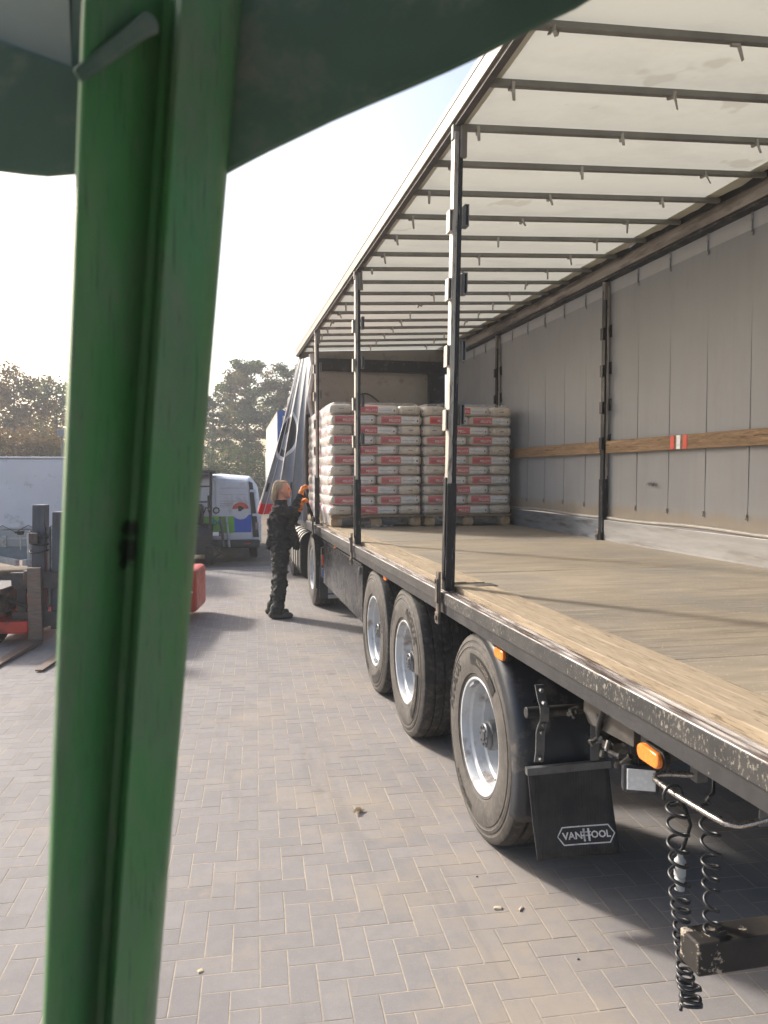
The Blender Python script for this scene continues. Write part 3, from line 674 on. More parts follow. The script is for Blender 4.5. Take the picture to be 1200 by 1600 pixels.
place_text('VAN', 0.09, 0.43, 0.30, 0.70); place_text('OOL', 0.585, 0.92, 0.30, 0.70)
for (a, b, c, d) in ((0.45,0.485,0.16,0.84),(0.53,0.565,0.16,0.84),(0.43,0.585,0.62,0.68),(0.43,0.585,0.44,0.50)):
    onflap([lg(a,c), lg(b,c), lg(b,d), lg(a,d)], [(0,1,2,3)])
lo = m.build('flap_logo', LOGO, tr); lo.parent = fl; lo.data.transform(Matrix.Translation(trl - world_loc(fl)))
# ---- bracket plate, valve cluster, lamps, hose rail, bumper, tool box
PLATE = mat('dusty_plate', (0.065,0.06,0.055), 0.6, 0.2, 0.3, 7, dirt=(0.12,0.10,0.085), damt=0.4)
m = MB(); m.prism([(2.30,0.985),(2.30,1.098),(2.66,1.098),(2.66,1.00),(2.62,0.965)], 1.352, 1.360, 'x'); m.build('bracket_plate', PLATE, tr)
for (y, z) in ((2.625,1.075),(2.55,1.01)):
    MB().cyl((1.348,y,z), (1.351,y,z), 0.010, n=12).build('plate_hole', RUBBER, tr)
m = MB(); pv_ = Vector((1.40, 2.50, 0.955))
rr = random.Random(3)
m.tube([(1.345,2.47,1.075),(1.338,2.475,1.06),(1.335,2.49,1.03),(1.345,2.53,0.97),(1.36,2.545,0.93)], [0.012,0.014,0.011,0.011,0.015], 8)
m.build('valve_lever', BLACK, tr, smooth=50)
m = MB()
m.box(1.37, 1.43, 2.47, 2.55, 0.895, 0.935)
for k in range(16):
    c = Vector((rr.uniform(1.33,1.43), rr.uniform(2.42,2.58), rr.uniform(0.87,0.95))); d = Vector((rr.uniform(-1,0.4), rr.uniform(-1,0.5), rr.uniform(-.6,.6))).normalized()*rr.uniform(0.02,0.045)
    m.cyl(c, c + d, rr.uniform(0.006,0.013), n=8)
    m.cyl(c + d, c + d*1.25, rr.uniform(0.008,0.015), n=6)
m.build('valve_block', mat('valve_metal', (0.085,0.08,0.075), 0.4, 0.6, 0.4, 20, dirt=(0.2,0.19,0.17), damt=0.3, dscale=20), tr, smooth=40)
m = MB()
for k in range(5):
    c = Vector((1.33 + rr.uniform(-.01,.02), 2.68 + rr.uniform(-.03,.03), 1.0 + rr.uniform(-.012,.012))); m.cyl(c, c + Vector((-0.04, -0.02, rr.uniform(-.02,.02))), 0.008, n=8)
m.build('air_fitting', MATS['valve_metal'], tr, smooth=40)
AMBER = mat('amber_lens', (0.80,0.22,0.03), 0.25, 0, 0.1, 20, bump=0.1, spec=0.6)
def marker(x, y, z, k=1.0):
    r_ = bpy.data.objects.new('side_marker', None); col.objects.link(r_); r_.parent = tr; r_.location = Vector((x, y, z)) - trl
    def stad(h, L, n=8):
        return [(L*math.cos(R(a_))*0.4 + (L*0.6 if math.cos(R(a_)) > 0 else -L*0.6), h*math.sin(R(a_))) for a_ in [(-90 + 180*q/n) for q in range(n+1)] + [(90 + 180*q/n) for q in range(n+1)]]
    MB().prism(stad(0.030*k, 0.068*k), 0.004, 0.026, 'x').build('lamp_base', RUBBER, r_, local=True, bevel=0.003)
    MB().prism(stad(0.026*k, 0.062*k), -0.014, 0.004, 'x').build('lamp_lens', AMBER, r_, local=True, bevel=0.006, smooth=50)
    return r_
marker(1.285, 2.085, 1.040, 1.0); marker(1.30, 3.40, 1.050); marker(1.32, 6.03, 1.065, 0.9); marker(1.32, 8.75, 1.065, 0.9)
MB().box(1.312, 1.44, 2.05, 2.19, 1.03, 1.099).build('lamp_bracket', BLACK, tr)
# work lamp facing the rear
wl = bpy.data.objects.new('work_lamp', None); col.objects.link(wl); wl.parent = tr; wl.location = Vector((1.585, 2.64, 0.722)) - trl; wl.rotation_euler = (R(-6), 0, R(-24))
MB().box(-0.070, 0.070, -0.012, 0.045, -0.056, 0.056).build('lamp_housing', PLASTIC, wl, local=True, bevel=0.016)
m = MB()
for k in range(9): m.box(-0.045 + k*0.011, -0.041 + k*0.011, 0.0, 0.05, 0.05, 0.078)
m.build('cooling_fins', CHASSIS, wl, local=True)
def lens_mat():
    t = NT('work_lamp_lens'); v = t.n('ShaderNodeTexVoronoi'); v.inputs['Scale'].default_value = 60; t.l(t.tc.outputs['Object'], v.inputs[0])
    c = t.mix(t.ramp(v.outputs[0], 0.1, 0.6), (0.88,0.90,0.92), (0.76,0.78,0.81)); t.fin(c, 0.3, 0.0, 0.5); t.bump(v.outputs[0], 0.1, 0.003); return t.m
MB().box(-0.053, 0.053, -0.0165, -0.010, -0.040, 0.040).build('lamp_lens', lens_mat(), wl, local=True, bevel=0.009)
MB().box(-0.035, 0.035, 0.015, 0.03, 0.079, 0.30).build('lamp_stay', CHASSIS, wl, local=True)
CHROME = mat('worn_chrome', (0.45,0.42,0.40), 0.28, 0.9, 0.3, 14, (2,2,2), dirt=(0.1,0.09,0.08), damt=0.3, dscale=14)
MB().tube([(1.60,2.30,0.868),(1.50,2.34,0.866),(1.462,2.345,0.862),(1.445,2.32,0.858),(1.44,2.20,0.86),(1.44,2.0,0.872),(1.445,1.945,0.875),(1.47,1.92,0.878),(1.52,1.92,0.882),(1.58,1.92,0.892)], 0.0095, 10).build('hose_rail', CHROME, tr, smooth=50)
m = MB(); m.box(1.575, 1.583, 1.905, 1.935, 0.88, 1.10); m.box(1.535, 1.583, 1.915, 1.921, 0.87, 0.92); m.build('rail_bracket', STEEL, tr)
MB().box(1.58, 1.62, 2.28, 2.32, 0.85, 1.10).build('rail_bracket', STEEL, tr)
def bumper_mat():
    t = NT('worn_black_bumper'); n1 = t.noise(9, 7, 0.75); x = t.sep(); g_ = t.n('ShaderNodeNewGeometry')
    end = t.ramp(x[0], -0.98, -1.16, 0, 0.14)
    c = t.mix(t.ramp(t.noise(4, 6, 0.6), 0.35, 0.75), (0.014,0.013,0.013), (0.05,0.042,0.036))
    c = t.mix(t.ramp(t.math('ADD', n1, end), 0.585, 0.61), c, (0.36,0.31,0.25))
    t.fin(c, 0.55, 0, 0.4); t.bump(n1, 0.35, 0.004); return t.m
MB().box(1.425, 3.68, 2.03, 2.13, 0.355, 0.458).build('rear_bumper', bumper_mat(), tr, bevel=0.006)
for x in (1.9, 3.1): MB().box(x, x + 0.09, 2.12, 2.20, 0.42, 1.11).build('bumper_strut', CHASSIS, tr)
BOXM = mat('toolbox_grey', (0.055,0.055,0.058), 0.24, 0.3, 0.15, 2, bump=0.03, dirt=(0.12,0.11,0.10), damt=0.3, dscale=3)
tb = MB().box(1.34, 1.80, 7.18, 9.95, 0.47, 1.02).build('tool_box', BOXM, tr, bevel=0.006)
def sub(mb, name, mm, par, **k):
    o = mb.build(name, mm, tr, **k); o.parent = par; o.data.transform(Matrix.Translation(trl - world_loc(par))); return o
sub(MB().box(1.325, 1.81, 7.165, 9.965, 1.0225, 1.04), 'lid', BLACK, tb, bevel=0.004)
sub(MB().box(1.322, 1.338, 7.24, 7.30, 0.93, 1.0).box(1.315, 1.322, 7.255, 7.285, 0.90, 0.98).box(1.40, 1.60, 7.160, 7.176, 0.955, 0.965), 'latch', STEEL, tb)
MB().box(1.55, 1.95, 7.0, 7.15, 0.55, 1.1).build('air_tank_bracket', CHASSIS, tr)
MB().cyl((1.9, 7.4, 0.72), (1.9, 8.6, 0.72), 0.14).build('air_tank', CHASSIS, tr, smooth=40)
for x in (1.75, 3.1): MB().box(x, x + 0.12, 10.0, 10.12, 0.35, 1.1).build('landing_leg', CHASSIS, tr)

# ---- gathered curtain at the front end, folds fanning out from the roof rail
def fold_mat():
    t = NT('printed_curtain'); uv = t.tc.outputs['UV']; x = t.sep(uv); s_, tt = x[0], x[1]
    c = t.mix(t.ramp(t.noise(3, 5, 0.6), 0.3, 0.7), (0.20,0.225,0.25), (0.28,0.305,0.335))
    def disc(cx, cy, rx, ry):
        a = t.math('DIVIDE', t.math('SUBTRACT', s_, cx), rx); b = t.math('DIVIDE', t.math('SUBTRACT', tt, cy), ry)
        return t.math('SQRT', t.math('ADD', t.math('MULTIPLY', a, a), t.math('MULTIPLY', b, b)))
    d1 = disc(0.34, 0.50, 0.30, 0.16); outer = t.math('LESS_THAN', d1, 1.0); inner = t.math('LESS_THAN', d1, 0.86)
    c = t.mix(outer, c, (0.66,0.67,0.68)); c = t.mix(inner, c, (0.035,0.037,0.042))
    d2 = disc(0.28, 0.53, 0.10, 0.06); c = t.mix(t.math('LESS_THAN', d2, 1.0), c, (0.24,0.265,0.295))
    c = t.mix(t.math('MULTIPLY', t.rng(tt, 0.80, 0.855), t.rng(t.math('FRACT', t.math('MULTIPLY', s_, 9.0)), 0.2, 0.55)), c, (0.03,0.03,0.035))
    c = t.mix(t.math('MULTIPLY', t.math('GREATER_THAN', tt, 0.935), t.math('LESS_THAN', s_, 0.42)), c, (0.55,0.025,0.035))
    c = t.mix(t.math('MULTIPLY', t.rng(tt, 0.30, 0.42), t.math('LESS_THAN', s_, 0.06)), c, (0.5,0.02,0.03))
    t.fin(c, 0.42, 0, 0.4); t.bump(t.noise(5, 3, 0.5), 0.2, 0.01); return t.m
TL, TRR = on_y(466, 563, 12.05), on_y(487, 556, 11.25)
BL, BR = on_y(398, 796, 12.05), on_y(484, 812, 11.15)
NU, NV = 120, 40
def fold(s_, t_):
    top = TL.lerp(TRR, s_); bot = BL.lerp(BR, s_)
    p = top.lerp(bot, t_)
    out = Vector((-0.10*math.sin(math.pi*t_)*(s_ - 0.35), 0, 0))
    amp = 0.03 + 0.11*t_*(1 - 0.3*s_)
    ph = s_*3.6 + 0.12*math.sin(6*s_ + 2*t_); tri = 2*abs(2*(ph - math.floor(ph + 0.5))) - 1
    wave = 0.65*math.sin(2*math.pi*ph) + 0.35*tri
    lat = 0.045*t_*math.sin(2*math.pi*ph + 1.3)
    p = p + out + Vector((lat, -amp*wave, 0))
    p.z -= 0.05*t_*math.sin(2*math.pi*s_*1.5) - 0.25*max(0, s_-0.45)*t_*0
    return p
m = MB().grid(fold, NU, NV)
gc_ = m.build('gathered_curtain', fold_mat(), tr, smooth=80)
uvl = gc_.data.uv_layers.new(name='UVMap')
for lp in gc_.data.loops:
    i = lp.vertex_index; uvl.data[lp.index].uv = ((i % (NU+1))/NU, (i // (NU+1))/NV)
PIP = mat('white_welt', (0.62,0.61,0.59), 0.5, 0, 0.08, 10)
for s0 in (0.015, 0.20, 0.40):
    sub(MB().tube([fold(s0, q/24) + Vector((-0.004, -0.012, 0)) for q in range(25)], 0.007, 5), 'welt', PIP, gc_, smooth=60)
MB().tube([on_y(486 + 3*math.sin(9*q), 553 + 130*q, 11.22) for q in [k/20 for k in range(21)]], [0.035*(1-0.35*(k/20)) for k in range(21)], 10).build('rolled_curtain_edge', mat('worn_white_edge', (0.58,0.56,0.53), 0.5, 0.1, 0.2, 8, dirt=(0.25,0.24,0.23), damt=0.4), tr, smooth=60)
MB().hexa([(p[0],p[1],p[2]) for p in [on_y(497,832,10.9)+Vector(d) for d in ((-.02,-.004,0),(.03,-.004,0),(.03,.004,0),(-.02,.004,0))] + [on_y(472,764,10.55)+Vector(d) for d in ((-.02,-.004,0),(.02,-.004,0),(.02,.004,0),(-.02,.004,0))]]).build('tension_strap', BLACK, tr)

# ================================================================== PALLETS OF PELLET BAGS
def bag_mat():
    t = NT('pellet_bag'); x = t.sep(); ax, ay, z = x[0], x[1], x[2]
    c = t.mix(t.ramp(t.noise(6, 5, 0.6), 0.3, 0.7), (0.50,0.425,0.345), (0.62,0.55,0.46))
    c = t.mix(1.0, c, t.mix(t.objrand(), (0.86,)*3, (1.06,)*3), 'MULTIPLY'); c = t.mix(t.ramp(t.noise(11, 6, 0.7), 0.5, 0.75, 0, 0.3), c, (0.34,0.28,0.22))
    side = t.math('GREATER_THAN', t.math('ABSOLUTE', ay), 0.108)
    sx = t.math('MULTIPLY', ax, t.math('MULTIPLY', t.math('SIGN', ay), -1.0))       # reads left to right seen from either side
    hz = t.rng(z, 0.020, 0.102)
    red = t.math('MULTIPLY', t.math('MULTIPLY', side, hz), t.rng(sx, -0.235, 0.012))
    wht = t.math('MULTIPLY', t.math('MULTIPLY', side, t.rng(z, 0.024, 0.098)), t.rng(sx, 0.020, 0.245))
    c = t.mix(red, c, t.mix(t.math('MULTIPLY', t.rng(sx, -0.22, -0.10), t.rng(z, 0.035, 0.072)), (0.56,0.07,0.085), (0.40,0.045,0.055)))
    c = t.mix(wht, c, (0.70,0.69,0.70))
    ln = t.math('MULTIPLY', t.math('MULTIPLY', side, t.rng(z, 0.052, 0.060)), t.rng(sx, 0.035, 0.19)); c = t.mix(t.math('MULTIPLY', ln, 0.6), c, (0.15,0.2,0.3))
    dot = t.math('MULTIPLY', t.math('MULTIPLY', side, t.rng(z, 0.044, 0.064)), t.rng(sx, 0.215, 0.232)); c = t.mix(dot, c, (0.03,0.03,0.04))
    topr = t.math('MULTIPLY', t.math('GREATER_THAN', z, 0.112), t.rng(ax, -0.15, 0.2)); c = t.mix(t.math('MULTIPLY', topr, 0.6), c, (0.55,0.12,0.11))
    endd = t.math('MULTIPLY', t.math('MULTIPLY', t.math('GREATER_THAN', t.math('ABSOLUTE', ax), 0.255), t.rng(ay, -0.032, 0.028)), t.rng(z, 0.056, 0.0635)); c = t.mix(endd, c, (0.05,0.045,0.04))
    t.fin(c, 0.42, 0, 0.45); t.bump(t.noise(14, 5, 0.65, None, 0.6), 0.35, 0.012); return t.m
BAGM = bag_mat()
BL_, BW_, BH_ = 0.572, 0.284, 0.1215
def bag_mesh(seed):
    rr = random.Random(seed); ph = [rr.uniform(0, 6.28) for _ in range(6)]
    def sq(v, p): return math.copysign(abs(v)**p, v)
    nu, nv = 28, 12; vs = []; fs = []
    for j in range(nv + 1):
        th = -math.pi/2 + math.pi*j/nv
        for i in range(nu):
            a = 2*math.pi*i/nu
            cx, cy = sq(math.cos(a), 0.30), sq(math.sin(a), 0.30); ct, st = sq(math.cos(th), 0.34), sq(math.sin(th), 0.46)
            x, y, z = cx*ct, cy*ct, st
            pin = 1 - 0.06*abs(x)**4*(1 - abs(z))
            wob = 1 + 0.018*math.sin(4*a + ph[0]) + 0.012*math.sin(7*a + ph[1])
            vs.append((x*BL_/2*wob, y*BW_/2*wob*1.01, BH_/2 + z*BH_/2*pin*(1.03 + 0.04*math.cos(3*x + ph[2]))))
    for j in range(nv):
        for i in range(nu):
            fs.append((j*nu+i, j*nu+(i+1) % nu, (j+1)*nu+(i+1) % nu, (j+1)*nu+i))
    return MB().add(vs, fs).mesh('pellet_bag', BAGM, 60)
bags_me = [bag_mesh(s) for s in range(5)]
vs, fs = text_tris('PELLETS', 0.040, 'LEFT', 0.0006)
wmax = max(p[0] for p in vs)
PEL = mat('label_white_print', (0.72,0.66,0.66), 0.5)
plab = MB().add([(-0.012 - wmax*1.0 + p[0]*1.0 + 0.015, -0.1462, 0.052 + p[1]) for p in vs], fs).mesh('bag_lettering', PEL)
PALW = brushed_wood('pallet_wood', (0.34,0.25,0.155), (0.20,0.135,0.08), 'x', 1.0)
PALW2 = mat('pallet_block', (0.36,0.25,0.145), 0.8, 0, 0.25, 12)
def film_mat():
    t = NT('stretch_film'); n = t.noise(9, 5, 0.7, t.mapping((1,1,2.5)), 0.8)
    tp = t.n('ShaderNodeBsdfTransparent'); mx = t.n('ShaderNodeMixShader')
    lw = t.n('ShaderNodeLayerWeight'); lw.inputs[0].default_value = 0.35
    f = t.math('ADD', t.ramp(n, 0.40, 0.66, 0.04, 0.24), t.math('MULTIPLY', lw.outputs[1], 0.40))
    t.l(f, mx.inputs[0]); t.l(tp.outputs[0], mx.inputs[1]); t.l(t.p.outputs[0], mx.inputs[2]); t.l(mx.outputs[0], t.out.inputs[0])
    t.fin((0.86,0.85,0.84), 0.28, 0, 0.6); t.bump(n, 0.5, 0.02); return t.m
FILM = film_mat()
def pallet_stack(label, x0, y0, seed, front=True, left=True):
    rr = random.Random(seed); S = 1.155
    root = thing('pellet_pallet', label, 'pallet', (x0 + S/2, y0 + S/2, ZD + 0.001), 0, 'shrink-wrapped pellet pallets on the trailer')
    pal = bpy.data.objects.new('pallet', None); col.objects.link(pal); pal.parent = root
    for bx in (-0.50, 0.0, 0.50):
        for by in (-0.50, 0.0, 0.50):
            MB().box(bx-0.065, bx+0.065, by-0.06, by+0.06, 0.022, 0.100).build('block', PALW2, pal, local=True)
    for k in range(7):
        y = -0.53 + k*1.06/6
        MB().box(-0.57, 0.57, y-0.055, y+0.055, 0.122, 0.144).build('deck_board', PALW, pal, local=True)
    for x in (-0.50, 0, 0.50):
        MB().box(x-0.05, x+0.05, -0.565, 0.565, 0.1005, 0.1215).build('stringer', PALW, pal, local=True)
        MB().box(x-0.05, x+0.05, -0.565, 0.565, 0.0, 0.0215).build('skid', PALW, pal, local=True)
    def bag(x, y, z, rz, lab):
        b = inst('pellet_bag', bags_me[rr.randrange(5)], root, (x + rr.gauss(0, .006), y + rr.gauss(0, .006), z), (rr.gauss(0, .012), rr.gauss(0, .012), rz + rr.gauss(0, .014)), (1, 1, rr.uniform(0.97, 1.03)))
        if lab: inst('bag_lettering', plab, b)
    q = BL_ + 0.004; h = BW_ + 0.004
    for k in range(11):
        z = 0.146 + k*0.1235
        full = k == 10
        if k % 2 == 0:
            for sx in (-1, 1):
                for sy in (-1, 1):
                    bag(sx*(q+h)/2*1.0 - sx*0.0, sy*q/2, z, (math.pi/2 if sx < 0 else -math.pi/2), False)
            rows = range(4) if full else (0,)
            for r_ in rows: bag(0, (-1.5 + r_)*h, z, 0, r_ == 0)
        else:
            for r_ in range(4):
                for sx in (-1, 1):
                    bag(sx*q/2, (-1.5 + r_)*h, z, 0, r_ == 0)
    # film: a closed wrap that follows the layers
    N = 64
    def film(a, b):
        th = 2*math.pi*a; z = 0.03 + b*1.50
        ca, sa = math.cos(th), math.sin(th); e = 0.22
        X = math.copysign(abs(ca)**e, ca); Y = math.copysign(abs(sa)**e, sa)
        k = (z - 0.146)/0.1235; bul = 0.010*abs(math.sin(math.pi*k)) if z > 0.14 else -0.002
        r_ = 0.5835 + bul + 0.003*math.sin(9*th + 3*z)
        if b > 0.97: r_ -= 0.05*(b-0.97)/0.03
        return (X*r_, Y*r_, z)
    MB().grid(film, N, 66).build('stretch_film', FILM, root, smooth=70, local=True, recalc=False)
    m = MB()
    for k in range(16):     # ruffled film edge standing up round the top
        a = R(95 + k*11); x = 0.55*math.cos(a); y = 0.55*math.sin(a)
    return root
pallet_stack('wrapped pallet of pellet bags on the open curtain side, behind a bare floor', 1.335, 9.28, 1)
pallet_stack('wrapped pallet of pellet bags standing against the grey right-hand curtain', 2.515, 9.26, 2)
pallet_stack('wrapped pallet of pellet bags nearest the front wall of the trailer', 1.345, 10.50, 3)
MB().grid(lambda a, b: (1.75 + a*0.35, 9.20 + 0.06*b + 0.02*math.sin(9*a), ZD + 0.006 + 0.022*abs(math.sin(13*a + 2*b))), 24, 4).build('film_scrap', FILM, None, smooth=70)
tag(bpy.data.objects['film_scrap'], 'crumpled strip of clear film lying on the floor before a pallet', 'film scrap')

# ================================================================== TRACTOR UNIT in front of the trailer
tk = thing('tractor_unit', 'dark lorry tractor coupled under the trailer, seen by its wheels and tank', 'lorry', (2.5, 12.5, 0))
wheel(tk, (1.50, 11.05, 0.533), letters=False); wheel(tk, (3.52, 11.05, 0.533), (0,0,math.pi), 0, False)
wheel(tk, (1.52, 14.45, 0.533), letters=False); wheel(tk, (3.50, 14.45, 0.533), (0,0,math.pi), 0, False)
for x in (2.05, 2.85): MB().box(x, x + 0.1, 10.3, 15.2, 0.72, 0.98).build('chassis_rail', CHASSIS, tk)
MB().cyl((1.7, 11.05, 0.533), (3.4, 11.05, 0.533), 0.11).build('drive_axle', CHASSIS, tk, smooth=40)
def guard_arc(y0, a0, a1, x0, x1, rr_, name='wheel_arch'):
    m = MB(); n = 20
    for q in range(n):
        a, b = R(a0 + (a1-a0)*q/n), R(a0 + (a1-a0)*(q+1)/n)
        P = lambda aa, r_, x: (x, y0 + r_*math.cos(aa), 0.533 + r_*math.sin(aa))
        m.hexa([P(a,rr_,x0), P(a,rr_,x1), P(a,rr_+0.012,x1), P(a,rr_+0.012,x0), P(b,rr_,x0), P(b,rr_,x1), P(b,rr_+0.012,x1), P(b,rr_+0.012,x0)])
    return m.build(name, PLASTIC, tk, smooth=40)
guard_arc(11.05, 60, 200, 1.30, 1.82, 0.60)
MB().box(1.34, 1.80, 10.36, 10.372, 0.20, 0.62).build('mud_flap', PLASTIC, tk)
MB().box(1.36, 1.85, 10.30, 10.36, 0.62, 0.90).build('lamp_bar', CHASSIS, tk)
MB().box(1.365, 1.47, 10.27, 10.30, 0.66, 0.80).build('tail_lamp', mat('red_lens', (0.50,0.035,0.02), 0.25, 0, 0.2, 20, spec=0.6), tk, bevel=0.008)
pl = MB().box(1.365, 1.85, 10.280, 10.292, 0.50, 0.625).build('number_plate', WHITE, tk)
o = MB().box(1.3655, 1.43, 10.277, 10.2798, 0.502, 0.623).build('plate_band', mat('plate_blue', (0.01,0.07,0.45), 0.4), tk); o.parent = pl
o = MB().box(1.445, 1.49, 10.277, 10.2798, 0.53, 0.595).build('plate_character', RUBBER, tk); o.parent = pl
MB().box(1.455, 1.85, 10.340, 10.352, 0.27, 0.37).build('marker_board', mat('marker_grey', (0.42,0.42,0.42), 0.4), tk)
MB().box(1.53, 1.58, 10.336, 10.3398, 0.295, 0.345).build('marker_spot', RUBBER, tk)
MB().box(1.455, 1.85, 10.340, 10.352, 0.20, 0.25).build('marker_board', MATS['marker_grey'], tk)
# fuel tank: rounded-square section with straps
def rsq(cx, cz, hx, hz, r_, n=6):
    o = []
    for (sx, sz, a0) in ((1,1,0),(-1,1,90),(-1,-1,180),(1,-1,270)):
        for q in range(n+1):
            a = R(a0 + 90*q/n); o.append((cx + sx*(hx-r_) + r_*math.cos(a), cz + sz*(hz-r_) + r_*math.sin(a)))
    return o
TANKM = mat('tank_cream', (0.56,0.52,0.45), 0.35, 0.3, 0.12, 3, dirt=(0.3,0.26,0.21), damt=0.4)
tank = MB().prism(rsq(1.58, 0.64, 0.345, 0.36, 0.17), 11.75, 13.55).build('fuel_tank', TANKM, tk, smooth=40)
for k, y in enumerate((11.74, 11.98, 12.22, 12.55, 12.9, 13.3)):
    o = MB().prism(rsq(1.58, 0.64, 0.357, 0.372, 0.18), y, y + 0.07).build('tank_strap', RUBBER, tk, smooth=40); o.parent = tank
cabm = mat('cab_dark', (0.035,0.04,0.05), 0.3, 0, 0.1, 2, bump=0.0)
m = MB(); m.prism([(13.3,0.95),(13.3,3.1),(13.6,3.35),(14.9,3.35),(15.35,2.3),(15.45,0.55),(15.05,0.55),(14.95,1.0),(14.0,1.0),(13.9,0.6),(13.6,0.6),(13.55,0.95)], 1.32, 3.70, 'x'); m.build('cab', cabm, tk, bevel=0.03)
MB().prism([(14.0,1.95),(14.0,2.75),(14.75,2.75),(15.1,2.0)], 1.312, 1.3195, 'x').build('door_window', mat('dark_glass', (0.02,0.025,0.03), 0.08, 0, 0.1, 2, bump=0), tk)
for (y, z) in ((13.72,0.45),(13.72,0.75)): MB().box(1.33, 1.6, y, y + 0.3, z, z + 0.04).build('cab_step', STEEL, tk)
MB().box(1.32, 1.34, 13.35, 13.5, 0.98, 1.15).build('side_lamp', WHITE, tk)

# ================================================================== DRIVER
def capsule(m, a, b, ra, rb, n=12, flat=None):
    a, b = Vector(a), Vector(b); d = b - a; L = max(d.length, 1e-6); t = d/L
    path = []; rad = []
    for q in range(5): an = math.pi/2*(1 - q/4); path.append(a - t*ra*math.sin(an)); rad.append(max(0.002, ra*math.cos(an)))
    for q in range(1, 4): path.append(a + d*q/4); rad.append(ra + (rb-ra)*q/4)
    for q in range(5): an = math.pi/2*q/4; path.append(b + t*rb*math.sin(an)); rad.append(max(0.002, rb*math.cos(an)))
    m.tube(path, rad, n)
def remesh(m, name, vox, smooth_it=6):
    me = m.mesh(name + '_raw', BLACK); ob = bpy.data.objects.new(name + '_raw', me); col.objects.link(ob)
    r_ = ob.modifiers.new('r', 'REMESH'); r_.mode = 'VOXEL'; r_.voxel_size = vox; r_.use_smooth_shade = True
    s_ = ob.modifiers.new('s', 'SMOOTH'); s_.iterations = smooth_it; s_.factor = 0.5
    dg = bpy.context.evaluated_depsgraph_get(); dg.update()
    out = bpy.data.meshes.new_from_object(ob.evaluated_get(dg)); out.name = name
    bpy.data.objects.remove(ob); bpy.data.meshes.remove(me)
    out.materials.clear()
    return out
def cloth(name, c, k=0.25):
    t = NT(name); n1 = t.noise(7, 5, 0.6, t.mapping((1,1,1.6)), 1.2); n2 = t.noise(22, 4, 0.6)
    t.fin(t.mix(t.ramp(n1, 0.3, 0.7), sc3(c, 1-k), sc3(c, 1+k)), 0.85, 0, 0.2)
    t.bump(t.math('ADD', n1, t.math('MULTIPLY', n2, 0.3)), 0.9, 0.035); return t.m
JACK = cloth('black_jacket', (0.030,0.030,0.030), 0.3); TROU = cloth('dark_trousers', (0.046,0.045,0.041), 0.3); SHOE = mat('grey_shoe', (0.075,0.072,0.062), 0.8, 0, 0.2, 20); SOLE = RUBBER
SKIN = mat('skin', (0.50,0.27,0.19), 0.5, 0, 0.1, 12, bump=0.1); HAIR = mat('blond_hair', (0.33,0.255,0.165), 0.55, 0, 0.35, 9, (9,9,1.2), bump=0.5, bscale=30)
GLOVE = mat('orange_glove', (0.66,0.20,0.03), 0.65, 0, 0.2, 25, bump=0.2)
ps = thing('person', 'person in black jacket and dark trousers pulling the curtain strap in orange gloves', 'person', (0.80, 10.18, 0), R(-8))
m = MB()
# legs (right = -y, towards the camera)
capsule(m, (0.0,-0.100,0.92), (0.015,-0.105,0.52), 0.122, 0.090); capsule(m, (0.015,-0.105,0.52), (-0.035,-0.110,0.10), 0.090, 0.074)
capsule(m, (-0.02,0.100,0.92), (-0.025,0.12,0.52), 0.120, 0.090); capsule(m, (-0.025,0.12,0.52), (-0.09,0.15,0.10), 0.090, 0.074)
m.ell((-0.005,0,0.95), (0.125,0.185,0.15)); m.ell((0.0,0,1.08), (0.150,0.195,0.20)); m.ell((-0.005,0,1.29), (0.148,0.205,0.20)); m.ell((-0.005,0,1.42), (0.105,0.20,0.10))
m.ell((0.0,0,0.975), (0.165,0.205,0.095))
capsule(m, (-0.005,0,1.44), (0.02,0,1.56), 0.066, 0.060); m.lathe([(0.066,1.47),(0.092,1.47),(0.084,1.555),(0.062,1.555)], (0.008,0,0), 'z', 20, closed=True)
# right arm: upper arm forward, forearm raised; left arm a little lower
capsule(m, (-0.005,-0.185,1.425), (0.165,-0.20,1.400), 0.078, 0.062); capsule(m, (0.165,-0.20,1.400), (0.262,-0.10,1.605), 0.060, 0.044)
capsule(m, (0.0,0.185,1.42), (0.15,0.22,1.26), 0.076, 0.060); capsule(m, (0.15,0.22,1.26), (0.245,0.10,1.44), 0.058, 0.043)
# jacket front hanging open
capsule(m, (0.13,-0.12,1.28), (0.195,-0.11,0.95), 0.055, 0.042); capsule(m, (0.13,0.10,1.28), (0.215,0.07,0.93), 0.055, 0.04); capsule(m, (-0.10,-0.06,1.3), (-0.135,-0.06,0.94), 0.06, 0.045); capsule(m, (-0.10,0.06,1.3), (-0.135,0.06,0.94), 0.06, 0.045)
m.ell((0.01,-0.17,0.93), (0.12,0.045,0.05))
body = remesh(m, 'body', 0.0115, 4)
from mathutils import noise as mnoise
nrm_ = [v.normal.copy() for v in body.vertices]
for v, nn in zip(body.vertices, nrm_):
    q = v.co; f_ = 1.0 - abs(mnoise.noise(Vector((q.x*9 + q.z*5, q.y*9, q.z*13)))); f2 = 1.0 - abs(mnoise.noise(Vector((q.x*17 + 3, q.y*17 - q.z*7, q.z*21))))
    v.co += nn*(0.030*(f_**3 - 0.55) + 0.012*(f2**3 - 0.5))*(0.25 if q.z > 1.5 else 1.0)
for mm in (TROU, JACK, SKIN): body.materials.append(mm)
for p in body.polygons:
    z = p.center.z; p.use_smooth = True
    hem = 0.895 + 0.012*math.sin(22*p.center.x)
    p.material_index = 0 if z < hem else (2 if (z > 1.558 and math.hypot(p.center.x - 0.01, p.center.y) < 0.085) else 1)
bo = inst('body', body, ps)
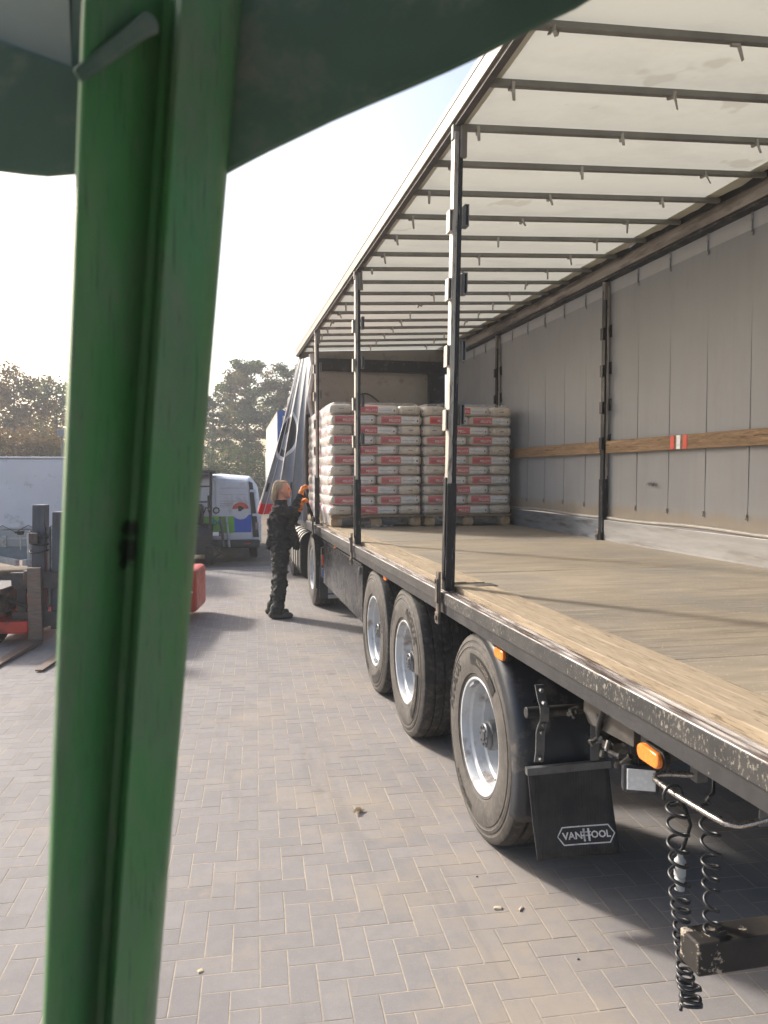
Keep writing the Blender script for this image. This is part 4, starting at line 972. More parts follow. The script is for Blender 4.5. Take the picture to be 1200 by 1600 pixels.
def foot(x, y, rz):
    m = MB()
    capsule(m, (-0.09,0,0.055), (0.02,0,0.06), 0.048, 0.052); capsule(m, (0.02,0,0.05), (0.145,0,0.042), 0.052, 0.042); capsule(m, (-0.06,0,0.09), (-0.055,0,0.15), 0.052, 0.056); m.ell((0.03,0,0.02), (0.15,0.05,0.03))
    me = remesh(m, 'shoe', 0.010, 4)
    for mm in (SHOE, SOLE): me.materials.append(mm)
    for v in me.vertices: v.co.z = max(v.co.z, 0.002)
    for p in me.polygons: p.material_index = 1 if p.center.z < 0.022 else 0; p.use_smooth = True
    return inst('shoe', me, ps, (x, y, 0), (0, 0, rz))
foot(-0.02, -0.115, 0.0); foot(-0.085, 0.165, 0.1)
m = MB(); hd = Vector((0.035, 0, 1.69))
m.ell(hd + Vector((-0.005,0,0.012)), (0.098,0.076,0.112), 20, 14); m.ell(hd + Vector((0.035,0,-0.055)), (0.060,0.055,0.062), 16, 10)
m.ell(hd + Vector((0.098,0,-0.022)), (0.020,0.013,0.020)); m.ell(hd + Vector((0.092,0,0.008)), (0.012,0.011,0.03)); m.ell(hd + Vector((0.085,0,-0.096)), (0.022,0.026,0.018)); m.ell(hd + Vector((0.091,0,-0.066)), (0.013,0.024,0.008)); m.ell(hd + Vector((0.082,0,0.036)), (0.014,0.045,0.012))
m.ell(hd + Vector((-0.006,-0.078,-0.018)), (0.018,0.010,0.030)); m.ell(hd + Vector((-0.006,0.078,-0.018)), (0.018,0.010,0.030)); capsule(m, hd + Vector((-0.02,0,-0.07)), hd + Vector((-0.03,0,-0.16)), 0.056, 0.058)
head = remesh(m, 'head', 0.0065, 3); head.materials.append(SKIN)
inst('head', head, ps)
for s_ in (-1, 1): MB().ell(hd + Vector((0.079, s_*0.031, 0.008)), (0.010,0.013,0.009), 10, 6).build('eye', mat('eye_dark', (0.06,0.04,0.03), 0.3), ps, local=True, smooth=60)
m = MB()
m.ell(hd + Vector((-0.038,0,0.036)), (0.084,0.080,0.090), 18, 12); m.ell(hd + Vector((0.005,0,0.098)), (0.066,0.056,0.022), 12, 8)
hair = remesh(m, 'hair_cap', 0.008, 2); m = MB(); rq = random.Random(9)
m.add([tuple(v.co) for v in hair.vertices], [tuple(p.vertices) for p in hair.polygons])
for k in range(150):
    a = R(rq.uniform(112, 248)); el = rq.uniform(0.0, 1.25); rx, ry, rz_ = 0.088, 0.081, 0.094
    p0 = hd + Vector((-0.036 + rx*math.cos(a)*math.cos(el), ry*math.sin(a)*math.cos(el), 0.036 + rz_*math.sin(el)))
    o_ = Vector((math.cos(a), math.sin(a), 0))
    L0 = rq.uniform(0.09, 0.15) + 0.06*max(0, -math.cos(a)); fl_ = rq.uniform(0.80, 1.06)
    base = hd + Vector((-0.036 + rx*fl_*math.cos(a), ry*fl_*math.sin(a), 0.03))
    p1 = base + o_*rq.uniform(0.0, 0.012) + Vector((-0.006, 0, -L0*0.45)); p2 = base + o_*rq.uniform(-0.01, 0.02) + Vector((-0.012 + rq.gauss(0, .008), rq.gauss(0, .008), -L0))
    m.tube([p0, base + o_*0.004, p1, p2], [0.006, 0.0075, 0.006, 0.0015], 5)
hair = m.mesh('hair', HAIR, 80); hair.materials.clear()
hair.materials.append(HAIR)
inst('hair', hair, ps)
def hand(base, d, up, s_):
    """gloved fist closing on the strap; d = forearm direction, up = back of hand"""
    d = Vector(d).normalized(); up = (Vector(up) - d*Vector(up).dot(d)).normalized(); sd = d.cross(up)*s_; b = Vector(base)
    m = MB(); capsule(m, b - d*0.02, b + d*0.03, 0.036, 0.036); capsule(m, b + d*0.03 + sd*0.018, b + d*0.085 + sd*0.02, 0.028, 0.024); capsule(m, b + d*0.03 - sd*0.018, b + d*0.085 - sd*0.022, 0.028, 0.022)
    for k, (o, l) in enumerate(((0.033,1.0),(0.011,1.08),(-0.011,1.02),(-0.032,0.85))):
        k0 = b + d*0.092 + sd*o; k1 = k0 + (d*0.030 - up*0.022)*l; k2 = k1 + (-up*0.032 - d*0.006)*l; k3 = k2 + (-d*0.026 - up*0.004)*l
        capsule(m, k0, k1, 0.0115, 0.011, 8); capsule(m, k1, k2, 0.011, 0.0102, 8); capsule(m, k2, k3, 0.0102, 0.009, 8)
    t0 = b + d*0.035 + sd*0.036; t1 = t0 + d*0.032 + sd*0.02 - up*0.018; t2 = t1 + d*0.028 - up*0.022 - sd*0.012
    capsule(m, t0, t1, 0.014, 0.0125, 8); capsule(m, t1, t2, 0.0125, 0.010, 8)
    capsule(m, b - d*0.05, b - d*0.015, 0.043, 0.040)
    me = remesh(m, 'glove', 0.0048, 2); me.materials.append(GLOVE)
    return inst('glove', me, ps)
hand((0.275,-0.085,1.635), (0.25,0.18,0.9), (-0.9,-0.2,0.3), 1); hand((0.258,0.085,1.465), (0.35,-0.25,0.8), (-0.9,0.1,0.3), -1)
for c_ in (((0.262,-0.10,1.60),(0.268,-0.093,1.618)), ((0.243,0.103,1.435),(0.250,0.096,1.452))): MB().tube(c_, 0.048, 12).build('cuff', JACK, ps, local=True, smooth=60)

# ================================================================== COILED HOSES on the rail
HOSE = mat('hose_black', (0.017,0.018,0.021), 0.42, 0, 0.2, 20, bump=0.02, spec=0.6)
def coil(cx, cy, z0, z1, turns, r_, tr_=0.0058, tight=0.0, tail=None, head=None, sway=(0,0), ph=0.0):
    n = int(turns*22); pts = list(head or [])
    for i in range(n + 1):
        t = i/n; tz = (1 - tight)*t + tight*(1 - (1-t)**2)
        a = 2*math.pi*turns*t + ph
        k = r_*(1 + 0.16*math.sin(5*t + 1) + 0.07*math.sin(23*t) + 0.05*math.sin(41*t + 2)); a += 0.5*math.sin(11*t) + 0.3*math.sin(29*t)
        pts.append(Vector((cx + sway[0]*t + k*math.cos(a), cy + sway[1]*t + k*math.sin(a), z0 + (z1-z0)*tz + 0.007*math.sin(13*t) + 0.004*math.sin(31*t))))
    pts += list(tail or [])
    return MB().tube(pts, tr_, 8)
loop = [Vector((1.44 + 0.034*math.cos(a), 2.205, 0.862 + 0.034*math.sin(a) - 0.01)) for a in [R(200 - 28*q) for q in range(12)]]
heap = [Vector((1.462 + 0.035*math.cos(a) + 0.008*math.sin(3*a), 2.12 + 0.035*math.sin(a), 0.245 - 0.0009*q + 0.010*math.sin(0.7*a))) for q, a in enumerate([R(15*q) for q in range(60)])]
h1 = coil(1.445, 2.19, 0.83, 0.25, 16, 0.027, 0.0056, 0.6, heap, loop, (0.01,-0.06)).build('coiled_hose', HOSE, None, smooth=70)
tag(h1, 'long black coiled air hose hanging from the chrome rail down beside the bumper', 'hose')
h2 = coil(1.475, 2.06, 0.87, 0.49, 8.5, 0.025, 0.0054, 0.1, [Vector((1.50,2.05,0.468)), Vector((1.54,2.06,0.467))], [Vector((1.46,2.10,1.10)), Vector((1.47,2.085,1.03)), Vector((1.485,2.06,0.96)), Vector((1.47,2.04,0.925)), Vector((1.45,2.03,0.92)), Vector((1.455,2.05,0.90))], (0.0,-0.02), 1.0).build('coiled_hose', HOSE, None, smooth=70)
tag(h2, 'shorter black coiled hose whose end rests on top of the black bumper', 'hose')
cb = thing('power_cable', 'black cable with a pale grey plug hanging behind the long coiled hose', 'cable', (1.47, 2.2, 0.6))
MB().tube([(1.452,2.19,0.85),(1.475,2.185,0.81),(1.49,2.18,0.76),(1.475,2.19,0.69),(1.468,2.20,0.66)], 0.006, 8).build('cable', RUBBER, cb, smooth=60)
MB().lathe([(0.0,0.0),(0.016,0.002),(0.017,0.04),(0.012,0.045),(0.019,0.05),(0.019,0.10),(0.010,0.11),(0.008,0.13)], (1.468,2.20,0.535), 'z', 16).build('plug', mat('plug_grey', (0.42,0.43,0.43), 0.45), cb, smooth=40)

# ================================================================== GREEN FORKLIFT FRAME (the photographer sits in it)
def green_mat():
    t = NT('green_gloss_paint'); p = world_pos(t); x = t.sep(p)
    n1 = t.noise(3.5, 6, 0.6, p)
    c = t.mix(t.ramp(n1, 0.3, 0.7), (0.048,0.170,0.058), (0.072,0.225,0.082))
    grime = t.noise(9, 7, 0.7, t.mapping((1,1,0.5), src=p)); c = t.mix(t.ramp(grime, 0.46, 0.60, 0, 0.6), c, (0.10,0.155,0.105)); dust = t.noise(26, 8, 0.75, t.mapping((1,1,0.35), src=p)); c = t.mix(t.ramp(dust, 0.48, 0.64, 0, 0.5), c, (0.15,0.19,0.14)); scr = t.noise(60, 4, 0.6, t.mapping((6,6,0.25), src=p)); c = t.mix(t.ramp(scr, 0.60, 0.64, 0, 0.6), c, (0.02,0.06,0.025))
    spot = at_d(203, 826, 0.624); spot2 = at_d(200, 858, 0.624)
    for s_, r_ in ((spot, 0.010), (spot2, 0.013), (at_d(198, 882, 0.622), 0.009)):
        d = t.n('ShaderNodeVectorMath'); d.operation = 'DISTANCE'; t.l(p, d.inputs[0]); d.inputs[1].default_value = s_
        dd = t.math('ADD', d.outputs['Value'], t.math('MULTIPLY', t.math('SUBTRACT', t.noise(120, 4, 0.6, p), 0.5), 0.012))
        c = t.mix(t.ramp(dd, r_, r_*0.6, 0, 0.9), c, (0.012,0.012,0.011))
    t.fin(c, t.ramp(grime, 0.3, 0.7, 0.3, 0.6), 0, 0.4); t.bump(t.noise(28, 5, 0.6, p), 0.15, 0.004); return t.m
GREEN = green_mat()
GREEN_SHADED = mat('green_frame_shaded', (0.062,0.115,0.090), 0.6, 0, 0.25, 4, bump=0.2, bscale=30, dirt=(0.13,0.155,0.14), damt=0.45, dscale=9)  # the post's green, with roof shade and lens glare put into the colour
gf = thing('green_forklift', 'green painted steel cab post and roof frame close to the viewer', 'forklift', tuple(at_d(170, 1400, 0.62).xy) + (0,))
sect = [((117,276),(66,1600),0.552), ((121,276),(70,1600),0.544), ((126,276),(75,1600),0.543), ((224,276),(138,1600),0.616), ((238,276),(150,1600),0.628), ((250,276),(162,1600),0.628), ((258,276),(170,1600),0.604), ((266,276),(176,1600),0.600), ((334,276),(224,1600),0.632), ((348,276),(236,1600),0.645), ((355,276),(243,1600),0.665), ((352,276),(240,1600),0.70), ((250,276),(158,1600),0.72), ((124,276),(72,1600),0.69)]
rings = []
for tt in (-0.22, 0.0, 0.25, 0.5, 0.75, 1.0, 1.25, 2.9):
    rings.append([at_d(a[0] + (b[0]-a[0])*tt, a[1] + (b[1]-a[1])*tt, d) for a, b, d in sect])
m = MB(); n = len(sect); m.add([p for r_ in rings for p in r_], [(i*n+k, i*n+(k+1) % n, (i+1)*n+(k+1) % n, (i+1)*n+k) for i in range(len(rings)-1) for k in range(n)] + [tuple(range(n)), tuple(range((len(rings)-1)*n, len(rings)*n))[::-1]])
m.build('cab_post', GREEN, gf, bevel=0.002, smooth=25)
def slab(pts, d0, d1):
    m = MB(); n = len(pts); d0s = d0 if isinstance(d0, list) else [d0]*n; d1s = d1 if isinstance(d1, list) else [d1]*n
    m.add([at_d(u, v, d) for (u, v), d in zip(pts, d0s)] + [at_d(u, v, d) for (u, v), d in zip(pts, d1s)], [tuple(range(n)), tuple(range(n, 2*n))[::-1]] + [(i, (i+1) % n, n+(i+1) % n, n+i) for i in range(n)])
    return m
right_edge = [(352,274),(372,263),(420,238),(470,214),(520,190),(580,164),(640,139),(700,113),(745,92),(800,64),(850,38),(900,14),(935,-8),(990,-50)]
slab([(200,60),(200,274)] + right_edge + [(1000,-110),(200,-110)], 0.665, 0.72).build('roof_header', GREEN_SHADED, gf, bevel=0.004)
slab([(-90,255),(-40,264),(0,269),(40,274),(75,277),(135,272),(135,112),(0,62),(-90,25)], 0.625, 0.69).build('roof_header', GREEN_SHADED, gf, bevel=0.004)
slab([(112,108),(228,16),(246,30),(250,52),(226,62),(128,132)], [0.535,0.580,0.590,0.592,0.58,0.540], 0.64).build('gusset', GREEN_SHADED, gf, bevel=0.003)
PALE = mat('pale_roof_lining', (0.30,0.34,0.31), 0.5, 0, 0.15, 6)
slab([(-140,-160),(112,-160),(108,0),(112,106),(40,78),(-140,20)], 0.66, 0.675).build('roof_lining', PALE, gf)
slab([(112,-160),(320,-160),(270,20),(240,12),(112,104)], 0.64, 0.66).build('roof_panel', GREEN_SHADED, gf)
hood = MB().box(-0.62, 0.95, -1.3, 0.56, 2.44, 2.47).build('roof_plate', GREEN_SHADED, gf)
slab([(-90,60),(0,64),(120,110),(352,60),(700,-40),(1000,-60),(1000,-200),(-90,-200)], 0.70, 0.72).build('roof_panel', GREEN_SHADED, gf)

# ================================================================== RED FORKLIFT with forks on the ground
RED = mat('red_paint', (0.50,0.045,0.028), 0.4, 0, 0.15, 4, bump=0.05, dirt=(0.13,0.06,0.05), damt=0.35, dscale=6)
MAST = mat('mast_steel', (0.065,0.075,0.10), 0.45, 0.3, 0.25, 6, (3,3,0.7), dirt=(0.06,0.05,0.045), damt=0.4)
CARR = mat('carriage_steel', (0.06,0.055,0.058), 0.55, 0.3, 0.3, 8, dirt=(0.12,0.075,0.05), damt=0.4)
FORK = mat('fork_steel', (0.17,0.135,0.115), 0.5, 0.4, 0.3, 8, (8,1,8), dirt=(0.20,0.12,0.08), damt=0.4)
rf = thing('red_forklift', 'red three-wheeled forklift with bare steel forks lowered onto the paving', 'forklift', (-1.66, 9.10, 0), R(90 - 9))
# local: -x is towards the forks, y to its right as it faces the viewer (world +x side = -y)
def L(mb, name, mm, par=None, **k): return mb.build(name, mm, par or rf, local=True, **k)
L(MB().box(-0.02,0.03,-0.62,0.60,0.62,0.80), 'carriage_bar', CARR, bevel=0.006); L(MB().box(-0.02,0.03,-0.62,0.60,0.20,0.36), 'carriage_bar', CARR, bevel=0.006)
for y in (-0.52, 0.50): L(MB().box(0.0,0.03,y-0.05,y+0.05,0.36,0.62), 'carriage_post', CARR)
for y in (0.33, -0.17):
    m = MB(); m.prism([(-0.075,0.03),(-0.075,0.86),(-0.025,0.86),(-0.025,0.14),(-0.02,0.03)], y-0.075, y+0.075); f_ = L(m, 'fork', FORK, bevel=0.006)
    m = MB(); m.hexa([(-1.28,y-0.035,0.012),(-0.0751,y-0.075,0.012),(-0.0751,y+0.075,0.012),(-1.28,y+0.035,0.012),(-1.28,y-0.035,0.024),(-0.0751,y-0.075,0.062),(-0.0751,y+0.075,0.062),(-1.28,y+0.035,0.024)]); L(m, 'blade', FORK, f_)
for y, h in ((0.34, 1.55), (0.12, 1.47)):
    m = MB(); m.prism([(0.05,y-0.07),(0.05,y+0.07),(0.19,y+0.07),(0.19,y-0.07)], 0.15, h, 'z')
    m.v = [(p[0] + 0.02*(p[2]), p[1] - 0.025*(p[2]-0.8), p[2]) for p in m.v]
    L(m, 'mast_channel', MAST, bevel=0.008)
m = MB()
for k in range(3): m.tube([(0.12 + 0.11*math.cos(a)*0.9, 0.33 + 0.11*math.sin(a), 1.22 - 0.09*k + 0.03*math.sin(a*1.0 + k)) for a in [R(30*q) for q in range(13)]], 0.010, 6, caps=False)
L(m, 'hydraulic_hose', RUBBER, smooth=60)
L(MB().box(-0.02,0.05,0.30,0.40,1.12,1.24), 'mast_light', CARR, bevel=0.008); L(MB().cyl((0.0,0.42,0.72),(0.0,0.42,0.82),0.05), 'tilt_pin', CARR, smooth=40); L(MB().cyl((0.10,0.23,0.4),(0.12,0.23,1.30),0.025), 'lift_ram', STEEL, smooth=40)
L(MB().prism([(0.25,0.55),(0.30,1.02),(0.62,1.02),(0.62,0.55)], -0.38, 0.22, 'y'), 'seat_cowl', RED, bevel=0.02)
L(MB().prism([(0.24,0.36),(0.24,0.78),(0.34,0.92),(0.42,0.36)], -0.10, 0.25, 'y'), 'mast_cowl', RED, bevel=0.02); L(MB().box(-0.10,0.9,0.40,1.0,0.13,0.27), 'outrigger', RED, bevel=0.02); L(MB().tube([(0.05,0.9,0.5),(-0.08,0.7,0.55),(-0.10,0.45,0.45),(0.05,0.30,0.40)], 0.018, 6), 'hydraulic_hose', RUBBER, smooth=60)
L(MB().box(0.30,0.9,-0.40,0.05,0.55,0.98), 'engine_cover', CHASSIS, bevel=0.03)
L(MB().box(0.28,1.95,-1.02,-0.45,0.33,0.52), 'side_frame', RED, bevel=0.02); L(MB().box(0.16,1.5,0.50,1.05,0.34,0.50), 'side_frame', RED, bevel=0.02)
L(MB().box(-0.25,0.55,0.62,1.10,0.36,0.60), 'leg_cover', CHASSIS, bevel=0.03); L(MB().box(-0.30,0.4,0.58,1.12,0.60,0.66), 'leg_plate', CARR, bevel=0.01)
L(MB().prism([(1.45,0.28),(1.45,0.46),(1.62,0.52),(1.98,0.50),(1.98,0.30),(1.85,0.22)], -0.84, 0.9, 'y'), 'rear_frame', RED, bevel=0.04)
L(MB().box(1.25,2.0,-1.19,-0.85,0.10,0.66), 'battery_box', RED, bevel=0.05); L(MB().box(1.242,1.2495,-1.15,-0.87,0.36,0.385), 'white_stripe', WHITE)
L(MB().box(0.5,0.75,-0.2,0.3,0.9,1.06), 'seat', RUBBER, bevel=0.04)
fw_me = MB().lathe([(0.12,-0.11),(0.26,-0.12),(0.31,-0.09),(0.315,0.0),(0.31,0.09),(0.26,0.12),(0.12,0.11)], axis='y', n=28, closed=True).mesh('tyre', RUBBER, 40)
fr_me = MB().lathe([(0.0,-0.08),(0.10,-0.08),(0.13,-0.10),(0.14,0.0),(0.13,0.10),(0.0,0.08)], axis='y', n=20).mesh('rim', RED, 40)
for (x, y) in ((0.10,0.86),(0.30,-0.80),(1.55,0.0)):
    wq = bpy.data.objects.new('wheel', None); col.objects.link(wq); wq.parent = rf; wq.location = (x, y, 0.315)
    inst('tyre', fw_me, wq); inst('rim', fr_me, wq)

# ================================================================== SMALL BLACK FORKLIFT before the van
bf = thing('compact_forklift', 'small black forklift with overhead guard parked before the white van', 'forklift', (-0.55, 16.35, 0), R(0))
def B(mb, name, mm, par=None, **k): return mb.build(name, mm, par or bf, local=True, **k)
for x in (-0.42, 0.40): B(MB().obox((x, 0.0, 1.25), (0.06, 0.07, 1.35), Matrix.Rotation(R(1.5), 3, 'Y')), 'guard_post', BLACK, bevel=0.006)
for x in (-0.42, 0.40): B(MB().obox((x, 0.8, 1.30), (0.05, 0.06, 1.25)), 'guard_post', BLACK)
B(MB().box(-0.52, 0.52, -0.06, 0.92, 1.915, 1.975), 'guard_roof', BLACK, bevel=0.02)
for k in range(5): B(MB().box(-0.40 + k*0.19, -0.37 + k*0.19, -0.04, 0.9, 1.976, 1.99), 'guard_bar', BLACK)
B(MB().prism([(-0.05,0.22),(-0.05,0.62),(0.1,0.80),(1.1,0.86),(1.25,0.7),(1.25,0.22)], -0.48, 0.44, 'x'), 'body', BLACK, bevel=0.04)
B(MB().box(-0.25,0.25,0.25,0.7,0.82,1.25), 'seat', RUBBER, bevel=0.05)
for z in (1.30, 1.62): B(MB().box(-0.42,0.40,-0.02,0.02,z,z+0.03), 'cross_bar', BLACK)
B(MB().cyl((0.38,-0.06,1.15),(0.38,-0.06,1.45),0.045), 'gas_strut', BLACK, smooth=40)
B(MB().box(0.42,0.60,-0.05,0.0,0.60,0.70), 'plate_box', STEEL); B(MB().box(0.44,0.56,-0.055,-0.0505,0.61,0.69), 'number_plate', WHITE)
for (x, y) in ((-0.40,0.1),(0.38,0.1),(-0.35,1.0),(0.33,1.0)):
    B(MB().lathe([(0.0,-0.07),(0.16,-0.08),(0.22,-0.06),(0.22,0.06),(0.16,0.08),(0.0,0.07)], (x,y,0.22), 'x', 20), 'wheel', RUBBER, smooth=40)
B(MB().tube([(0.30,-0.1,0.42),(0.52,-0.12,0.40),(0.60,-0.12,0.25),(0.45,-0.12,0.14)], 0.02, 6), 'hose', RUBBER, smooth=60)

# ================================================================== WHITE VAN
vn = thing('white_van', 'white van seen from behind with green and blue panels and orange-red half circle', 'van', (-0.06, 16.95, 0), R(-3))
VW = mat('van_white', (0.66,0.67,0.70), 0.3, 0, 0.04, 3, bump=0.0, dirt=(0.42,0.40,0.38), damt=0.3, dscale=2)
VD = mat('van_dark', (0.035,0.04,0.045), 0.4)
def V(mb, name, mm, par=None, **k): return mb.build(name, mm, par or vn, local=True, **k)
def vside(y, z):  # half width at height
    return 0.98 - 0.16*max(0, (z-0.9)/0.9)**2
def vbody(a, b):
    pass
m = MB(); secs = []
for (y, zt, k) in ((0.0,1.80,0.94),(0.10,1.86,1.0),(2.6,1.90,1.0),(3.3,1.82,1.0),(4.1,1.22,0.98),(4.9,1.02,0.93),(5.05,0.8,0.85)):
    ring = []
    for (sx, z) in ((-1,0.40),(-1,0.9),(-1,zt-0.28),(-1,zt-0.06),(0,zt),(1,zt-0.06),(1,zt-0.28),(1,0.9),(1,0.40)):
        hw = vside(y, z)*k*(0.88 if abs(z-(zt-0.06)) < 1e-6 else 1.0); ring.append((sx*hw, y, max(z, 0.40)))
    secs.append(ring)
n = 9; m.add([p for r_ in secs for p in r_], [(i*n+k, i*n+(k+1) % n, (i+1)*n+(k+1) % n, (i+1)*n+k) for i in range(len(secs)-1) for k in range(n)] + [tuple(range(n))[::-1], tuple(range((len(secs)-1)*n, len(secs)*n))])
V(m, 'body', VW, smooth=35, bevel=0.03)
def rear_x(z): return vside(0, z)*0.94
for s_ in (-1, 1):
    m = MB(); m.hexa([(s_*0.02,-0.03,0.47),(s_*0.78,-0.03,0.47),(s_*0.78,0.0,0.47),(s_*0.02,0.0,0.47),(s_*0.02,-0.03,1.74),(s_*0.70,-0.03,1.74),(s_*0.70,0.0,1.74),(s_*0.02,0.0,1.74)])
    d_ = V(m, 'rear_door', VW, bevel=0.012)
    V(MB().hexa([(s_*0.80,-0.02,0.52),(s_*0.93,-0.015,0.52),(s_*0.93,0.03,0.52),(s_*0.80,0.03,0.52),(s_*0.715,-0.02,1.74),(s_*0.80,-0.015,1.70),(s_*0.80,0.03,1.70),(s_*0.715,0.03,1.74)]), 'corner_pillar', VD, bevel=0.01)
    for z in (0.98, 1.50): V(MB().box(s_*(0.85 if z < 1.2 else 0.80)-0.06, s_*(0.85 if z < 1.2 else 0.80)+0.06, -0.05, -0.018, z, z+0.055), 'door_hinge', VW)
    V(MB().box(s_*0.885-0.03, s_*0.885+0.03, -0.03, -0.016, 0.68, 0.84), 'tail_lamp', mat('dim_lens', (0.30,0.26,0.25), 0.2), bevel=0.006)
for z in (1.58, 1.44, 1.30): V(MB().box(0.10, 0.66, -0.036, -0.0305, z, z + 0.016), 'door_rib', mat('van_rib', (0.52,0.50,0.50), 0.4))
V(MB().box(-0.95,0.95,-0.12,0.02,0.30,0.47), 'bumper', VD, bevel=0.03)
V(MB().box(0.62,0.75,-0.126,-0.1205,0.385,0.405), 'reflector', MATS['red_lens'])
VG = mat('van_green', (0.16,0.50,0.05), 0.4, 0, 0.05); VB = mat('van_blue', (0.02,0.11,0.55), 0.4, 0, 0.05); VR = mat('van_orange_red', (0.62,0.09,0.06), 0.4, 0, 0.05); VT = mat('van_teal', (0.02,0.20,0.30), 0.4)
V(MB().box(-0.30,0.40,-0.0335,-0.0305,0.62,0.98), 'green_panel', VG)
V(MB().box(0.402,0.765,-0.0340,-0.0305,0.63,1.01), 'blue_panel', VB)
V(MB().add([(0.54,-0.0360,1.10)] + [(0.54 + 0.19*math.cos(R(a)), -0.0360, 1.10 + 0.19*math.sin(R(a))) for a in range(180, 361, 15)], [tuple([0] + list(range(1, 14)))]), 'white_disc', VW)
V(MB().add([(0.54,-0.0365,1.14)] + [(0.54 + 0.175*math.cos(R(a)), -0.0365, 1.14 + 0.14*math.sin(R(a))) for a in range(0, 181, 15)], [tuple([0] + list(range(1, 14)))]), 'half_circle', VR)
V(MB().box(0.49,0.56,-0.038,-0.0367,1.09,1.20).box(0.52,0.60,-0.0385,-0.0368,1.12,1.18), 'device_print', RUBBER)
def vtext(body, x, z, size, mm, name):
    vs, fs = text_tris(body, size, 'LEFT', 0.004); V(MB().add([(x + p[0], -0.0375, z + p[1]) for p in vs], fs), name, mm)
vtext('be', -0.06, 0.86, 0.22, VT, 'lettering'); vtext('VVO', -0.30, 1.10, 0.20, VD, 'lettering')
for z, x1 in ((1.245,0.36),(1.21,0.33),(1.175,0.30)): V(MB().box(0.10,x1,-0.0345,-0.0305,z,z+0.012), 'small_print', mat('print_grey', (0.42,0.42,0.46), 0.5))
for x in (0.12, 0.235): V(MB().cyl((x,-0.10,0.98),(x+0.06,-0.13,0.32),0.035,0.028), 'lift_strut', (STEEL if x < 0.2 else GALV), smooth=40)
for (x, y) in ((-0.80,0.75),(0.80,0.75),(-0.80,4.0),(0.80,4.0)):
    V(MB().lathe([(0.0,-0.07),(0.2,-0.08),(0.30,-0.09),(0.325,-0.07),(0.325,0.07),(0.30,0.09),(0.0,0.07)], (x,y,0.325), 'x', 28), 'wheel', RUBBER, smooth=40)
V(MB().box(-0.8,0.8,0.1,4.8,0.28,0.41), 'underbody', VD)
V(MB().box(-0.45,-0.1,0.3,0.8,1.84,1.95), 'roof_box', VW, bevel=0.05)

# ================================================================== TARPAULIN-COVERED CAR TRAILER
ct = thing('covered_trailer', 'white tarpaulin-covered car trailer with grey sideboards and galvanised drawbar', 'trailer', (-4.4, 15.6, 0), R(2))
def T(mb, name, mm, par=None, **k): return mb.build(name, mm, par or ct, local=True, **k)
TARP = mat('pale_tarpaulin', (0.62,0.645,0.68), 0.5, 0, 0.06, 1.5, bump=0.15, bscale=3, dirt=(0.42,0.43,0.45), damt=0.2)
SIDEG = mat('sideboard_grey', (0.30,0.33,0.35), 0.4, 0.5, 0.12, 3, (1,6,6))
T(MB().box(-2.3,2.3,-0.9,1.4,0.90,2.17), 'tarpaulin', TARP, bevel=0.05)
T(MB().box(-2.32,2.32,-0.92,1.42,2.171,2.20), 'tarpaulin_ridge', WHITE, bevel=0.01)
T(MB().box(-2.31,2.31,-0.915,1.415,0.60,0.90), 'sideboard', SIDEG, bevel=0.006)
T(MB().box(-2.33,2.33,-0.94,1.43,0.735,0.765), 'board_ledge', GALV); T(MB().box(-2.28,2.28,-0.89,1.39,0.36,0.598), 'frame', mat('frame_grey', (0.22,0.25,0.27), 0.45, 0.5), bevel=0.006)
m = MB(); xs = [-2.3 + 0.21*k for k in range(23)]
m.tube([(x, -0.935, 0.86 if k % 2 else 0.98) for k, x in enumerate(xs)], 0.007, 5); T(m, 'lacing_cord', RUBBER)
for k, x in enumerate(xs):
    if k % 2: T(MB().box(x-0.012,x+0.012,-0.95,-0.916,0.84,0.87), 'cord_hook', RUBBER)
T(MB().box(0.62,0.70,-0.95,-0.916,0.60,0.80), 'corner_latch', GALV, bevel=0.006)
for (x0, x1) in ((0.2, 1.15), (2.1, 1.25)):
    T(MB().obox(((x0+x1)/2,-1.55,0.46), (0.07,1.75,0.10), rotz(math.atan2(x1-x0, -1.3)*-1 if False else math.atan2(-(x0-x1), 1.5))), 'drawbar', GALV, bevel=0.008)
T(MB().cyl((1.22,-1.75,0.28),(1.22,-1.75,0.90),0.035), 'jockey_tube', GALV, smooth=40); T(MB().lathe([(0.0,-0.03),(0.09,-0.035),(0.12,0.0),(0.09,0.035),(0.0,0.03)], (1.26,-1.75,0.13), 'x', 20), 'jockey_wheel', GALV, smooth=40)
T(MB().cyl((1.05,-1.55,0.60),(1.05,-1.55,0.86),0.012), 'brake_lever', GALV); T(MB().lathe([(0.0,0.0),(0.05,0.0),(0.07,0.06),(0.0,0.06)], (1.05,-1.55,0.86), 'z', 12), 'lever_knob', RUBBER)
for y in (0.2, 0.95):
    for x in (-2.1, 2.1): T(MB().lathe([(0.0,-0.08),(0.2,-0.09),(0.29,-0.07),(0.29,0.07),(0.2,0.09),(0.0,0.08)], (x,y,0.29), 'x', 24), 'wheel', RUBBER, smooth=40)

